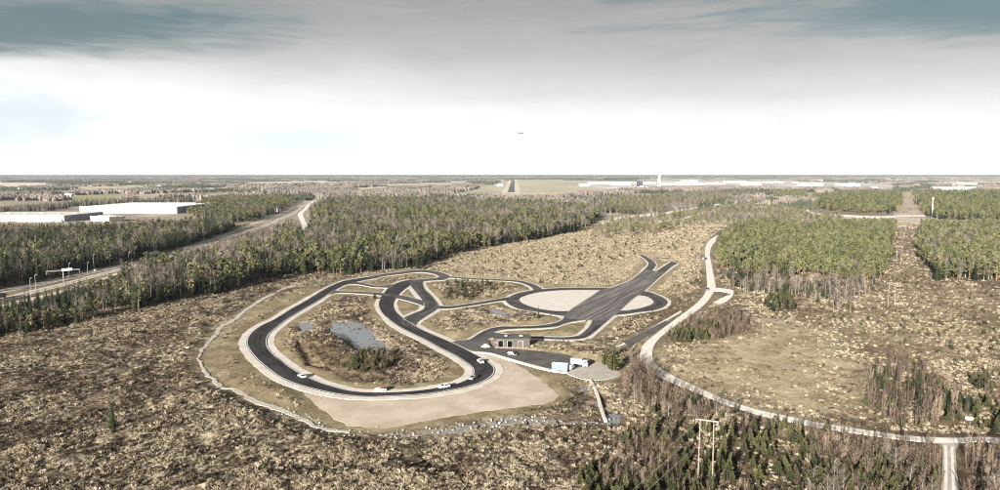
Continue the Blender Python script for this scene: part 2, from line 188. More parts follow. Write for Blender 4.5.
PATCH = [('in the dark forest beyond the motorway',[(-318.1,360.2),(-648.4,743.1),(-636.5,862.0),(-578.4,890.4),(-519.2,890.4),(-497.6,936.8),(-451.8,988.1),(-463.5,1066.0),(-391.9,1006.5),(-377.9,970.4),(-356.3,828.8),(-343.3,718.2),(-336.9,629.7),(-340.7,572.4),(-342.6,514.4),(-349.2,469.1)],{'spruce': 0.7,'pine': 0.12,'birch': 0.18},4.6,(10,20)),
 ('in the wood beside the white warehouse',[(-577.3,1265.0),(-785.8,1813.1),(-844.4,2091.2),(-675.5,2091.2),(-548.8,1813.1),(-486.8,1532.5),(-439.9,1310.8),(-414.9,1144.8),(-414.8,1066.0),(-513.7,1182.3)],{'pine': 0.55,'spruce': 0.3,'birch': 0.15},5.5,(12,18)),
 ('in the tree row behind the long warehouses',[(-1067.4,1343.2),(-1053.0,1431.6),(-1066.2,1648.5),(-1108.2,1813.1),(-1061.5,1901.7),(-884.4,1942.3),(-812.6,1843.8),(-852.4,1813.1),(-993.5,1648.5),(-964.5,1490.5),(-931.1,1265.0),(-961.1,1208.6)],{'spruce': 0.5,'birch': 0.5},6,(10,15)),
 ('in the tree belt between motorway and heath at the left edge',[(-290.8,328.6),(-282.9,378.4),(-278.3,424.0),(-278.0,460.9),(-272.6,495.3),(-213.8,386.7),(-226.6,343.7),(-243.5,324.5),(-264.9,298.5)],{'spruce': 0.62,'birch': 0.22,'pine': 0.16},4.2,(7,11.5)),
 ('in the tree belt between the motorway and the heath',[(-283.0,514.4),(-281.4,557.5),(-276.5,601.4),(-269.1,637.2),(-257.6,669.0),(-249.0,695.0),(-214.6,569.4),(-178.6,504.7),(-178.5,460.9),(-199.3,417.3),(-213.8,386.7)],{'birch': 0.36,'spruce': 0.46,'pine': 0.18},4.8,(9,18)),
 ('in the low scrub strip on the near side of the motorway',[(-290.4,575.5),(-296.2,644.9),(-305.1,713.5),(-319.6,835.3),(-329.0,936.8),(-357.9,1157.0),(-331.9,1109.7),(-289.2,970.4),(-278.7,890.4),(-255.5,713.5),(-264.1,686.1),(-275.6,652.7),(-282.8,615.2)],{'birch': 0.75,'spruce': 0.25},5.5,(4,8.5)),
 ('in the big mixed forest behind the track',[(-214.6,569.4),(-237.7,686.1),(-241.8,786.5),(-247.1,890.4),(-307.4,1109.7),(-385.8,1394.9),(-449.7,1700.0),(-479.3,1942.3),(-236.6,2014.1),(-79.9,1813.1),(99.9,1700.0),(200.0,1511.2),(186.2,1265.0),(128.3,988.1),(48.6,822.5),(5.7,769.6),(-31.3,704.1),(-54.8,637.2),(-64.9,575.5),(-97.3,546.1),(-159.0,535.1),(-178.6,504.7)],{'birch': 0.29,'spruce': 0.45,'pine': 0.26},5.0,(8,20)),
 ('in the woods in front of the airport',[(288.6,2091.2),(446.9,2174.6),(796.5,2714.9),(978.4,2469.6),(709.9,2014.1),(484.6,1648.5),(310.2,1360.0),(238.3,1295.1),(195.3,1326.8)],{'birch': 0.55,'pine': 0.3,'spruce': 0.15},6.5,(10,17)),
 ('in the young wood beyond the clearing',[(142.8,988.1),(215.3,1169.5),(294.6,1250.4),(480.0,1554.4),(716.3,1875.5),(654.3,1648.5),(685.7,1554.4),(597.5,1326.8),(605.2,1208.6),(549.4,1109.7),(346.2,1087.4),(296.9,1006.5),(178.2,862.0),(107.7,810.2)],{'birch': 0.5,'pine': 0.5},7.5,(5,12)),
 ('in the pine plantation right of the gravel road',[(308.5,920.8),(370.5,1025.6),(604.1,1045.4),(404.3,704.1),(311.4,546.1),(269.6,495.3),(248.2,490.7),(243.2,524.6),(214.1,514.4),(193.3,524.6),(184.9,546.1),(194.8,608.2),(228.9,723.1),(263.4,810.2)],{'pine': 0.86,'birch': 0.08,'spruce': 0.06},3.9,(6.5,14.5)),
 ('along the front of the pine plantation',[(181.7,546.1),(191.2,514.4),(238.6,514.4),(246.0,486.2),(268.7,490.7),(302.3,529.8),(253.8,453.0),(200.0,386.7),(186.9,381.1),(199.8,438.0),(176.3,438.0),(156.8,434.4),(156.4,469.1)],{'birch': 0.55,'young': 0.33,'spruce': 0.12},5.2,(4,13)),
 ('in the forest at the right edge of the picture',[(610.7,988.1),(874.5,988.1),(379.5,424.0),(383.8,477.5),(365.0,490.7),(338.9,495.3),(316.8,490.7),(382.4,608.2)],{'pine': 0.62,'birch': 0.22,'spruce': 0.16},4.2,(10,17)),
 ('in the wood behind the power line clearing',[(1092.3,2362.8),(1393.9,2714.9),(1525.5,2586.5),(999.4,1700.0),(769.3,1326.8),(700.4,1360.0),(711.2,1511.2),(831.1,1813.1)],{'pine': 0.7,'spruce': 0.3},6.5,(11,17)),
 ('in the far wood at the right edge',[(1648.8,2714.9),(2475.4,3014.2),(846.8,1025.6),(817.6,1109.7),(771.1,1132.9),(748.8,1182.3),(866.1,1394.9)],{'pine': 0.65,'spruce': 0.35},6.5,(11,17)),
 ('in the small wood left of the power line',[(1139.7,2856.8),(1348.2,3014.2),(939.6,2091.2),(827.3,1942.3),(841.3,2091.2)],{'pine': 0.8,'birch': 0.2},6.5,(10,15)),
 ('in the brown sapling belt below the gravel road',[(50.8,276.3),(57.1,270.5),(61.1,249.5),(70.5,232.6),(79.7,218.6),(73.0,210.5),(60.8,210.5),(52.5,215.9),(48.2,233.6),(47.2,252.0)],{'sapling': 0.82,'birch': 0.08,'young': 0.1},2.3,(4.5,8)),
 ('in the young pine thicket around the pylon',[(44.1,207.1),(59.9,207.1),(76.9,210.5),(93.1,203.7),(104.6,195.9),(111.1,191.4),(88.0,150.0),(46.3,150.0),(13.9,150.0),(24.4,176.6),(34.5,191.4)],{'young': 0.58,'sapling': 0.42},2.9,(2.4,5.6)),
 ('in the bare thicket at the lower right',[(92.8,202.9),(108.4,197.4),(129.0,192.9),(102.2,150.0),(74.1,150.0)],{'sapling': 0.6,'young': 0.3,'birch': 0.1},2.6,(4,8.5)),
 ('in the thicket right of the side road',[(134.9,192.9),(167.7,189.3),(134.4,150.0),(106.6,150.0)],{'sapling': 0.75,'birch': 0.15,'young': 0.1},2.7,(4,8)),
 ('in the upright brown scrub beside the gravel road',[(83.9,341.5),(106.0,373.0),(127.1,386.7),(135.9,360.2),(123.8,332.8),(105.9,320.5),(88.3,309.1),(77.1,305.5)],{'sapling': 0.78,'young': 0.22},2.2,(3,5.5)),
 ('in the thicket above the road bend',[(150.2,267.7),(167.4,277.7),(177.7,267.7),(167.3,239.1),(148.7,209.6),(132.9,202.9),(119.8,207.1),(127.5,228.4)],{'sapling': 0.66,'young': 0.2,'spruce': 0.14},3.2,(4,9)),
 ('on the power line clearing',[(499.3,876.0),(545.8,876.0),(295.2,460.9),(344.2,453.0),(180.6,233.6),(185.8,267.7),(172.5,302.0),(168.9,341.5),(227.7,424.0),(286.7,504.7)],{'sapling': 0.6,'young': 0.4},7.5,(1.2,3.2)),
 ('at the far end of the power line clearing',[(1553.2,2714.9),(1692.6,2714.9),(592.1,953.3),(552.7,953.3)],{'sapling': 0.7,'young': 0.3},16,(1.5,4)),
 ('at the right edge by the road bend',[(189.0,267.7),(232.1,285.4),(168.9,205.4),(151.7,205.4),(162.8,228.4)],{'young': 0.45,'sapling': 0.55},4.2,(2.5,6)),('beside the pond inside the loop',[(-62.9,290.2),(-54.8,293.4),(-47.5,295.1),(-44.2,282.3),(-44.3,262.2),(-51.5,258.3),(-61.4,267.7)],{'young': 0.55,'sapling': 0.45},2.4,(2,4.2)),
 ('in the low brush inside the loop',[(-96.4,324.5),(-86.8,332.8),(-72.4,311.0),(-63.2,291.8),(-62.2,267.7),(-65.9,259.6),(-77.5,273.3),(-89.8,298.5)],{'sapling': 1.0},3.2,(0.8,1.8)),
 ('on the open heath above the track',[(-54.1,608.2),(0.0,764.2),(127.3,862.0),(271.8,920.8),(210.5,704.1),(142.2,686.1),(43.4,486.2),(-20.2,453.0),(-39.4,481.8)],{'young': 0.7,'sapling': 0.3},13,(1.5,4.5)),
 ('among the hummocks between the loops',[(-42.3,490.7),(-17.0,519.5),(0.0,490.7),(-3.3,441.7),(-28.5,424.0),(-37.9,438.0)],{'young': 0.8,'sapling': 0.2},7,(2,5)),
 ('along the heath behind the main straight',[(-175.5,453.0),(-151.5,509.5),(-120.8,524.6),(-143.4,481.8),(-152.9,430.9),(-161.8,360.2),(-191.3,365.2)],{'young': 0.3,'sapling': 0.7},9,(1.2,3)),('scattered over the foreground heath',[(-233.6,311.0),(-185.0,353.0),(-144.8,311.0),(-116.5,257.0),(-63.8,209.6),(-15.1,197.4),(18.8,205.4),(29.0,190.0),(14.8,159.6),(-137.7,159.6),(-240.7,285.4)],{'sapling': 0.8,'young': 0.2},17,(0.7,1.7)),
 ('on the slope below the gravel pad',[(22.7,250.8),(46.1,254.5),(48.5,228.4),(47.8,209.6),(36.1,197.4),(18.1,197.4)],{'sapling': 0.6,'young': 0.4},6,(1,3)),
 ('on the bank between ring and gravel road',[(83.8,386.7),(104.6,417.3),(136.2,481.8),(180.4,608.2),(144.8,481.8),(117.4,414.0),(87.4,365.2),(74.0,353.0)],{'sapling': 0.8,'young': 0.2},5,(1,2.6)),
 ('in the scattered spruces by the plantation edge',[(169.6,430.9),(194.6,438.0),(179.4,392.5),(160.7,370.4),(151.6,381.1)],{'young': 0.6,'spruce': 0.4},4.6,(2,7.5)),
 ('on the tan meadow',[(86.3,302.0),(140.2,360.2),(163.7,330.7),(139.8,257.0),(117.2,214.1),(92.1,233.6),(75.2,262.2)],{'sapling': 1.0},15,(0.5,1.2))]
SPOT = {'lone_spruce': (-120.9,204.6),'ring_spruce': (21.0,363.7),'culvert_pine': (46.0,267.7),'culvert_pine2': (44.1,276.3),'yellow': (-170.5,608.2),'dark_bush': (-79.7,427.4),'rowan': (65.4,311.0),'car_a': (-77.7,259.9),'car_b': (-44.0,243.2),'car_c': (-20.9,246.8),'car_d': (-10.5,257.7),'car_e': (-8.2,280.7),'car_pit': (5.3,292.6),'trailer': (24.3,268.7),'box_van': (29.1,271.3),'truck': (32.6,275.5),'car_lot': (37.1,280.1),'container': (187.9,626.0),'car_gravel': (142.4,460.9),'building': (5.5,305.5),'pylon_a': (52.8,167.7),'pylon_b': (231.0,395.4),'pylon_c': (359.4,608.2),'mast': (786.3,1236.2),'lorry_far': (-335.6,656.7),'lorry_edge': (-318.8,425.7),'mcar_a': (-330.4,516.9),'mcar_b': (-295.3,466.6),'mcar_c': (-314.2,559.8),'mcar_d': (-331.6,552.9),'mcar_e': (-443.5,1402.1),'mcar_f': (-394.5,1169.5),'gantry': (-308.5,475.4),'gantry2': (-247.9,594.7),'lamp_a': (-305.0,436.2),'lamp_b': (-317.2,458.9),'lamp_c': (-319.6,522.0),'lamp_d': (-337.4,559.8),'lamp_e': (-333.1,575.5),'lamp_f': (-328.7,597.4),'lamp_g': (-332.4,519.5),'warehouse_l': (-828.2,1339.9),'warehouse_r': (-636.9,1339.9),'warehouse_b': (-736.6,1648.5),'hall_l': (-883.0,1109.7),'hall_r': (-712.9,1109.7),'hall_b': (-812.3,1326.8),'tower': (870.2,3733.9),'tower_b': (819.2,4007.1),'shed': (-649.2,1109.7),'shed2': (-690.3,1157.0),'boulder_a': (-142.9,303.7),'boulder_b': (-167.4,320.5),'boulder_c': (-55.2,203.7),'boulder_d': (-30.3,165.5),'boulder_e': (-39.8,171.8),'boulder_f': (154.8,216.8),'wall_a': (34.9,257.0),'wall_b': (34.7,212.7),'rail_a': (54.4,280.7),'rail_b': (55.2,290.2),'rail_c': (59.6,300.2),'rail_d': (62.3,308.2),'barrier': (152.3,199.7),'houses': [(-1530.9,2312.7),(-1469.4,2264.8),(-1444.7,2283.7),(-1768.2,2856.8),(-1652.8,2714.9),(-1529.3,2586.5),(-1517.1,2611.2),(-1333.6,2469.6),(-1181.7,3099.6),(-1223.6,3285.7),(-997.2,2856.8),(-935.5,3190.0),(-577.1,2312.7),(-559.5,2784.1),(-370.4,2714.9),(-694.1,5385.0),(-2781.9,5132.9),(-1926.3,3865.7),(-2121.7,3014.2),(-1429.0,3610.8),(-559.4,1813.1),(-467.7,1413.0),(0.0,4007.1),(-274.3,4159.2),(2322.8,3865.7),(2630.1,4223.3),(3083.9,4575.9),(2895.0,4159.2),(2959.1,6314.9),(2326.7,5385.0)],
 'terminals': [(518.0,4159.2,10),(687.6,4693.5,24),(772.8,4323.3,18),(1041.5,4903.4,22),(1154.0,4500.8,30),(1498.6,5385.0,16),(1470.3,4734.0,26),(1853.5,5385.0,20),(1583.9,4289.4,18),(2169.0,5385.0,18),(1901.5,4159.2,22),(1915.5,3733.9,20),(1740.0,3190.0,24),(2081.7,3099.6,34),(2651.4,3865.7,18),(703.9,3429.8,14),(1149.3,3921.0,12)]}

# ------------------------------------------------------------------ helpers
def setp(o, label=None, category=None, group=None, kind=None):
    if label: o['label'] = label
    if category: o['category'] = category
    if group: o['group'] = group
    if kind: o['kind'] = kind
    return o
def empty(name, loc=(0, 0, 0), rz=0.0, scale=1.0):
    o = bpy.data.objects.new(name, None); COL.objects.link(o)
    o.empty_display_size = .5; o.location = loc; o.rotation_euler = (0, 0, rz); o.scale = (scale,) * 3
    return o
class MB:
    """collects faces, then becomes one mesh"""
    def __init__(self): self.v = []; self.f = []; self.m = []
    def poly(self, pts, mi=0):
        n = len(self.v); self.v += [tuple(p) for p in pts]; self.f.append(tuple(range(n, n + len(pts)))); self.m.append(mi)
    def box(self, c, s, rz=0.0, mi=0, taper=(1, 1)):
        cx, cy, cz = c; a, b, h = s[0] / 2, s[1] / 2, s[2] / 2
        co, si = math.cos(rz), math.sin(rz); pts = []
        for z, tx, ty in ((-h, 1, 1), (h, taper[0], taper[1])):
            for x, y in ((-a, -b), (a, -b), (a, b), (-a, b)):
                x *= tx; y *= ty; pts.append((cx + x * co - y * si, cy + x * si + y * co, cz + z))
        n = len(self.v); self.v += pts
        for q in ((0, 3, 2, 1), (4, 5, 6, 7), (0, 1, 5, 4), (1, 2, 6, 5), (2, 3, 7, 6), (3, 0, 4, 7)):
            self.f.append(tuple(n + k for k in q)); self.m.append(mi)
    def tube(self, pts, radii, k=5, mi=0, cap=True):
        pts = [Vector(p) for p in pts]; base = len(self.v)
        for i, p in enumerate(pts):
            d = (pts[min(i + 1, len(pts) - 1)] - pts[max(i - 1, 0)]).normalized()
            a = d.orthogonal().normalized(); b = d.cross(a)
            for j in range(k):
                t = 2 * math.pi * j / k
                self.v.append(tuple(p + (a * math.cos(t) + b * math.sin(t)) * radii[i]))
        for i in range(len(pts) - 1):
            for j in range(k):
                q = (base + i * k + j, base + i * k + (j + 1) % k, base + (i + 1) * k + (j + 1) % k, base + (i + 1) * k + j)
                self.f.append(q); self.m.append(mi)
        if cap:
            self.f.append(tuple(base + (len(pts) - 1) * k + j for j in range(k))); self.m.append(mi)
            self.f.append(tuple(base + j for j in reversed(range(k)))); self.m.append(mi)
    def cyl(self, p0, p1, r, k=12, mi=0): self.tube([p0, p1], [r, r], k, mi)
    def prism(self, prof, y0, y1, mi=0, inset_top=None):
        """side profile (x,z) drawn out across y"""
        n = len(self.v); k = len(prof)
        for y in (y0, y1): self.v += [(p[0], y * (p[2] if len(p) > 2 else 1), p[1]) for p in prof]
        self.f.append(tuple(n + i for i in range(k))); self.m.append(mi)
        self.f.append(tuple(n + k + i for i in reversed(range(k)))); self.m.append(mi)
        for i in range(k):
            j = (i + 1) % k; self.f.append((n + i, n + k + i, n + k + j, n + j)); self.m.append(mi)
    def mesh(self, name, mats, smooth=False):
        me = bpy.data.meshes.new(name); me.from_pydata(self.v, [], self.f)
        for m in (mats if isinstance(mats, (list, tuple)) else [mats]): me.materials.append(m)
        me.polygons.foreach_set('material_index', self.m)
        if smooth: me.polygons.foreach_set('use_smooth', [True] * len(self.f))
        me.update(); return me
    def build(self, name, mats, parent=None, smooth=False, loc=None, rz=0.0):
        o = bpy.data.objects.new(name, self.mesh(name, mats, smooth)); COL.objects.link(o)
        if parent: o.parent = parent
        if loc is not None: o.location = loc
        o.rotation_euler = (0, 0, rz)
        return o

# value noise
def _hash(ix, iy, seed):
    h = (ix.astype(np.int64) * 374761393 + iy.astype(np.int64) * 668265263 + seed * 1274126177) & 0xffffffff
    h = ((h ^ (h >> 13)) * 1274126177) & 0xffffffff
    return ((h ^ (h >> 16)) & 0xffff) / 65535.0
def vnoise(x, y, seed=0):
    x0 = np.floor(x); y0 = np.floor(y); fx = x - x0; fy = y - y0
    fx = fx * fx * (3 - 2 * fx); fy = fy * fy * (3 - 2 * fy)
    a = _hash(x0, y0, seed); b = _hash(x0 + 1, y0, seed); c = _hash(x0, y0 + 1, seed); d = _hash(x0 + 1, y0 + 1, seed)
    return (a + (b - a) * fx) * (1 - fy) + (c + (d - c) * fx) * fy
def fbm(x, y, seed=0, octv=3):
    s = 0; amp = 1; tot = 0
    for k in range(octv):
        s = s + amp * (vnoise(x * 2 ** k + 17.3 * k, y * 2 ** k - 9.1 * k, seed + k) - .5); tot += amp; amp *= .5
    return s / tot * 2
def sstep(x, a, b):
    t = np.clip((x - a) / (b - a), 0, 1); return t * t * (3 - 2 * t)
def inside(px, py, poly):
    r = np.zeros(px.shape, bool); n = len(poly)
    for i in range(n):
        x1, y1 = poly[i][:2]; x2, y2 = poly[i - 1][:2]
        if y1 == y2: continue
        r ^= ((y1 > py) != (y2 > py)) & (px < (x2 - x1) * (py - y1) / (y2 - y1) + x1)
    return r

def curve_pairs(rows, sub=5, closed=False):
    a = np.array(rows, float); n = len(a); out = []
    idx = (lambda i: i % n) if closed else (lambda i: min(max(i, 0), n - 1))
    for i in range(n if closed else n - 1):
        p0, p1, p2, p3 = a[idx(i - 1)], a[idx(i)], a[idx(i + 1)], a[idx(i + 2)]
        for k in range(sub):
            t = k / sub
            out.append(.5 * ((2 * p1) + (-p0 + p2) * t + (2 * p0 - 5 * p1 + 4 * p2 - p3) * t * t + (-p0 + 3 * p1 - 3 * p2 + p3) * t ** 3))
    if not closed: out.append(a[-1])
    return np.array(out)
def widen(c, off):
    d = c[:, :2] - c[:, 2:]; L = np.linalg.norm(d, axis=1, keepdims=True); d = d / np.maximum(L, .01)
    return np.hstack([c[:, :2] + d * off, c[:, 2:] - d * off])
def smooth_poly(poly, sub=4, wob=0.0, seed=0):
    a = curve_pairs([(p[0], p[1], p[0], p[1]) for p in poly], sub, True)[:, :2]
    if wob:
        a = a + wob * np.stack([fbm(a[:, 0] / 3, a[:, 1] / 3, seed), fbm(a[:, 0] / 3 + 50, a[:, 1] / 3, seed + 5)], 1)
    return a
def ribbon_faces(mb, c, z, skirt=.5, closed=False, mi=0):
    n = len(c); b = len(mb.v)
    for L in c:
        mb.v += [(L[0], L[1], z - skirt), (L[0], L[1], z), (L[2], L[3], z), (L[2], L[3], z - skirt)]
    for i in range(n if closed else n - 1):
        j = (i + 1) % n
        for k in range(3):
            mb.f.append((b + 4 * i + k, b + 4 * i + k + 1, b + 4 * j + k + 1, b + 4 * j + k)); mb.m.append(mi)
def sheet_faces(mb, poly, z, skirt=.5, mi=0):
    P = [Vector((p[0], p[1], z)) for p in poly]; b = len(mb.v); n = len(P)
    mb.v += [tuple(p) for p in P] + [(p.x, p.y, z - skirt) for p in P]
    for t in tessellate_polygon([P]):
        p, q, r = (P[i] for i in t)
        up = (q - p).cross(r - p).z
        mb.f.append(tuple(b + i for i in (t if up > 0 else t[::-1]))); mb.m.append(mi)
    for i in range(n):
        j = (i + 1) % n; mb.f.append((b + i, b + n + i, b + n + j, b + j)); mb.m.append(mi)
def fix_up(o):
    bm = bmesh.new(); bm.from_mesh(o.data)
    for f in bm.faces:
        f.normal_update()
        if f.normal.z < -.3: f.normal_flip()
    bm.to_mesh(o.data); bm.free()

# ------------------------------------------------------------------ materials
def new_mat(name):
    m = bpy.data.materials.new(name); m.use_nodes = True
    nt = m.node_tree; b = nt.nodes['Principled BSDF']
    return m, nt, b
class NT:
    def __init__(s, nt): s.t = nt
    def n(s, kind, **kw):
        x = s.t.nodes.new(kind)
        for k, v in kw.items(): setattr(x, k, v)
        return x
    def put(s, sock, v):
        if v is None: return
        if isinstance(v, (int, float)): sock.default_value = v
        elif isinstance(v, tuple): sock.default_value = (*v, 1) if len(v) == 3 and sock.type == 'RGBA' else v
        else: s.t.links.new(v, sock)
    def mix(s, f, a, b, mode='MIX'):
        x = s.n('ShaderNodeMix', data_type='RGBA', blend_type=mode); s.put(x.inputs[0], f); s.put(x.inputs[6], a); s.put(x.inputs[7], b); return x.outputs[2]
    def math(s, op, a, b=None, c=None):
        x = s.n('ShaderNodeMath', operation=op)
        for i, v in enumerate((a, b, c)): s.put(x.inputs[i], v)
        return x.outputs[0]
    def step(s, v, lo, hi):
        x = s.n('ShaderNodeMapRange', interpolation_type='SMOOTHSTEP'); s.put(x.inputs[0], v); x.inputs[1].default_value = lo; x.inputs[2].default_value = hi; return x.outputs[0]
    def pos(s): return s.n('ShaderNodeNewGeometry').outputs['Position']
    def noise(s, scale, detail=4, rough=.6, vec=None, dist=0.0):
        x = s.n('ShaderNodeTexNoise'); s.put(x.inputs['Vector'], vec if vec is not None else s.pos())
        x.inputs['Scale'].default_value = scale; x.inputs['Detail'].default_value = detail; x.inputs['Roughness'].default_value = rough; x.inputs['Distortion'].default_value = dist
        return x.outputs[0]
    def attr(s, name): return s.n('ShaderNodeAttribute', attribute_name=name).outputs['Fac']
    def bump(s, h, strength, dist):
        x = s.n('ShaderNodeBump'); x.inputs['Strength'].default_value = strength; x.inputs['Distance'].default_value = dist; s.put(x.inputs['Height'], h); return x.outputs[0]

def plain(name, col, rough=.7, metal=0.0, var=.12, scale=1.5, spec=.3):
    m, nt, b = new_mat(name); N = NT(nt)
    d = tuple(x * (1 - var) for x in col); e = tuple(min(1, x * (1 + var)) for x in col)
    N.put(b.inputs['Base Color'], N.mix(N.step(N.noise(scale, 5), .3, .7), d, e))
    b.inputs['Roughness'].default_value = rough; b.inputs['Metallic'].default_value = metal
    b.inputs['Specular IOR Level'].default_value = spec
    return m
def leaf_mat(name, dark, mid, light, trans=.0, noise_scale=.25):
    m, nt, b = new_mat(name); N = NT(nt)
    r = N.n('ShaderNodeObjectInfo').outputs['Random']
    tco = N.n('ShaderNodeTexCoord').outputs['Object']
    c = N.mix(N.step(r, 0, .55), dark, mid)
    c = N.mix(N.math('MULTIPLY', N.step(r, .5, 1), .8), c, light)
    c = N.mix(N.math('MULTIPLY', N.step(N.noise(noise_scale * 4, 2, .5, tco), .5, .72), .45), c, light)
    N.put(b.inputs['Base Color'], c); b.inputs['Roughness'].default_value = .75; b.inputs['Specular IOR Level'].default_value = .15
    return m

M = {}
M['spruce'] = leaf_mat('spruce_needles', (.011, .016, .009), (.021, .029, .014), (.040, .046, .021))
M['pine'] = leaf_mat('pine_needles', (.042, .050, .021), (.090, .096, .040), (.145, .142, .064))
M['young'] = leaf_mat('young_pine_needles', (.026, .031, .013), (.052, .055, .022), (.092, .088, .037))
M['twig'] = leaf_mat('birch_twigs', (.085, .068, .054), (.140, .115, .093), (.220, .185, .148))
M['sapling'] = leaf_mat('sapling_twigs', (.068, .048, .037), (.122, .088, .067), (.215, .17, .125))
M['yellow'] = leaf_mat('yellow_leaves', (.22, .15, .02), (.30, .21, .03), (.36, .27, .06))
M['straw'] = leaf_mat('dry_grass_blades', (.15, .12, .08), (.275, .228, .157), (.415, .355, .255))
M['heather'] = leaf_mat('heather_sprigs', (.030, .022, .016), (.066, .047, .032), (.120, .088, .056))
M['bark'] = plain('conifer_bark', (.13, .095, .07), .9)
M['pinebark'] = plain('pine_bark', (.22, .13, .08), .9)
M['birchbark'] = plain('birch_bark', (.40, .365, .315), .8, var=.3, scale=2)
M['stone'] = plain('granite', (.30, .28, .25), .9, var=.25, scale=1.2)

def ground_mat():
    m, nt, b = new_mat('heath_ground'); N = NT(nt)
    p = N.pos()
    big = N.noise(.018, 4, .55); mid = N.noise(.16, 5, .62, p, .4); fine = N.noise(.85, 5, .68, p, .3); grit = N.noise(3.2, 3, .7)
    straw = N.mix(N.step(mid, .35, .65), (.31, .255, .175), (.47, .405, .295))
    brown = N.mix(N.step(fine, .35, .6), (.060, .043, .029), (.16, .118, .078))
    k = N.math('ADD', N.math('MULTIPLY', fine, .62), N.math('MULTIPLY', mid, .38))
    k = N.math('ADD', k, N.math('MULTIPLY', N.math('SUBTRACT', big, .5), .45))
    k = N.math('ADD', k, N.math('SUBTRACT', N.math('MULTIPLY', N.attr('pale'), .22), .055))
    k = N.math('SUBTRACT', k, N.math('MULTIPLY', N.attr('brush'), .30))
    heath = N.mix(N.step(k, .41, .56), brown, straw)
    heath = N.mix(N.math('MULTIPLY', N.step(grit, .55, .8), .5), heath, (.50, .44, .325))
    heath = N.mix(N.math('MULTIPLY', N.step(N.noise(.5, 3, .5, p, .8), .60, .72), .6), heath, (.045, .034, .024))
    turf = N.mix(N.step(N.noise(.11, 4, .6), .38, .66), (.175, .145, .082), (.31, .255, .165))
    turf = N.mix(N.step(N.noise(.6, 4, .65), .5, .75), turf, (.37, .31, .19))
    turf = N.mix(N.math('MULTIPLY', N.step(N.noise(.05, 3, .5), .56, .70), .5), turf, (.24, .145, .10))
    c = N.mix(N.attr('verge'), heath, turf)
    mead = N.mix(N.step(N.noise(.07, 5, .6), .36, .64), (.225, .175, .100), (.40, .335, .215))
    mead = N.mix(N.step(fine, .46, .66), mead, (.46, .395, .28))
    mead = N.mix(N.math('MULTIPLY', N.step(N.noise(1.6, 4, .7), .52, .68), .6), mead, (.13, .095, .055))
    c = N.mix(N.attr('meadow'), c, mead)
    litter = N.mix(N.step(mid, .4, .6), (.085, .066, .04), (.17, .13, .075))
    c = N.mix(N.attr('litter'), c, litter)
    # far country: scrub, plough land and pasture
    farw = N.noise(.0011, 6, .6, p, .6)
    far = N.mix(N.step(farw, .40, .56), (.22, .185, .15), (.34, .29, .22))
    far = N.mix(N.step(N.noise(.004, 5, .6), .50, .62), far, (.46, .41, .33))
    far = N.mix(N.math('MULTIPLY', N.step(N.noise(.0023, 3, .5), .60, .66), .7), far, (.155, .155, .070))
    c = N.mix(N.attr('far'), c, far)
    N.put(b.inputs['Base Color'], c)
    b.inputs['Roughness'].default_value = .95; b.inputs['Specular IOR Level'].default_value = .1
    N.put(b.inputs['Normal'], N.bump(N.math('ADD', fine, N.math('MULTIPLY', grit, .4)), .9, .35))
    return m
M['ground'] = ground_mat()

def asphalt_mat(name, a, bcol, streak_dir=None):
    m, nt, b = new_mat(name); N = NT(nt)
    p = N.pos()
    c = N.mix(N.step(N.noise(.12, 5, .6), .35, .68), a, bcol)
    c = N.mix(N.math('MULTIPLY', N.step(N.noise(2.5, 3, .7), .5, .8), .3), c, (.13, .12, .115))
    if streak_dir:
        mr = N.n('ShaderNodeMapping'); mr.inputs['Rotation'].default_value = (0, 0, streak_dir); N.put(mr.inputs[0], p)
        mp = N.n('ShaderNodeMapping'); mp.inputs['Scale'].default_value = (.8, .02, 1); N.put(mp.inputs[0], mr.outputs[0])
        s = N.noise(1.0, 4, .6, mp.outputs[0])
        c = N.mix(N.math('MULTIPLY', N.step(s, .50, .60), .75), c, (.26, .24, .225))
        c = N.mix(N.math('MULTIPLY', N.step(s, .47, .38), .5), c, (.040, .037, .036))
    N.put(b.inputs['Base Color'], c); b.inputs['Roughness'].default_value = .85; b.inputs['Specular IOR Level'].default_value = .2
    N.put(b.inputs['Normal'], N.bump(N.noise(6, 3), .3, .02))
    return m
def gravel_mat(name, a, bcol, cdark, sc=.2):
    m, nt, b = new_mat(name); N = NT(nt)
    c = N.mix(N.step(N.noise(sc, 5, .62), .35, .66), a, bcol)
    c = N.mix(N.math('MULTIPLY', N.step(N.noise(2.2, 4, .7), .56, .74), .5), c, cdark)
    N.put(b.inputs['Base Color'], c); b.inputs['Roughness'].default_value = .95; b.inputs['Specular IOR Level'].default_value = .1
    N.put(b.inputs['Normal'], N.bump(N.noise(2.5, 4, .7), .5, .08))
    return m
M['asphalt'] = asphalt_mat('track_asphalt', (.024, .023, .024), (.044, .041, .040))
M['asphalt_mid'] = asphalt_mat('grey_track_asphalt', (.056, .052, .051), (.098, .089, .086))
M['asphalt_old'] = asphalt_mat('worn_asphalt', (.075, .070, .068), (.125, .115, .108))
PAN = RIB['skid_pan']; pan_dir = math.atan2(PAN[6][1] - PAN[2][1], PAN[6][0] - PAN[2][0])
M['asphalt_pan'] = asphalt_mat('skid_pan_asphalt', (.095, .088, .085), (.13, .12, .115), math.pi / 2 - pan_dir)
M['gravel'] = gravel_mat('verge_gravel', (.50, .46, .40), (.62, .58, .515), (.36, .33, .28))
M['sand'] = gravel_mat('run_off_gravel', (.42, .345, .275), (.54, .46, .375), (.33, .27, .21), .07)
M['pan_white'] = gravel_mat('pale_pan_gravel', (.56, .52, .46), (.62, .58, .52), (.46, .42, .36))
M['road_gravel'] = gravel_mat('pale_road_gravel', (.60, .56, .50), (.74, .70, .64), (.44, .40, .345), .35)
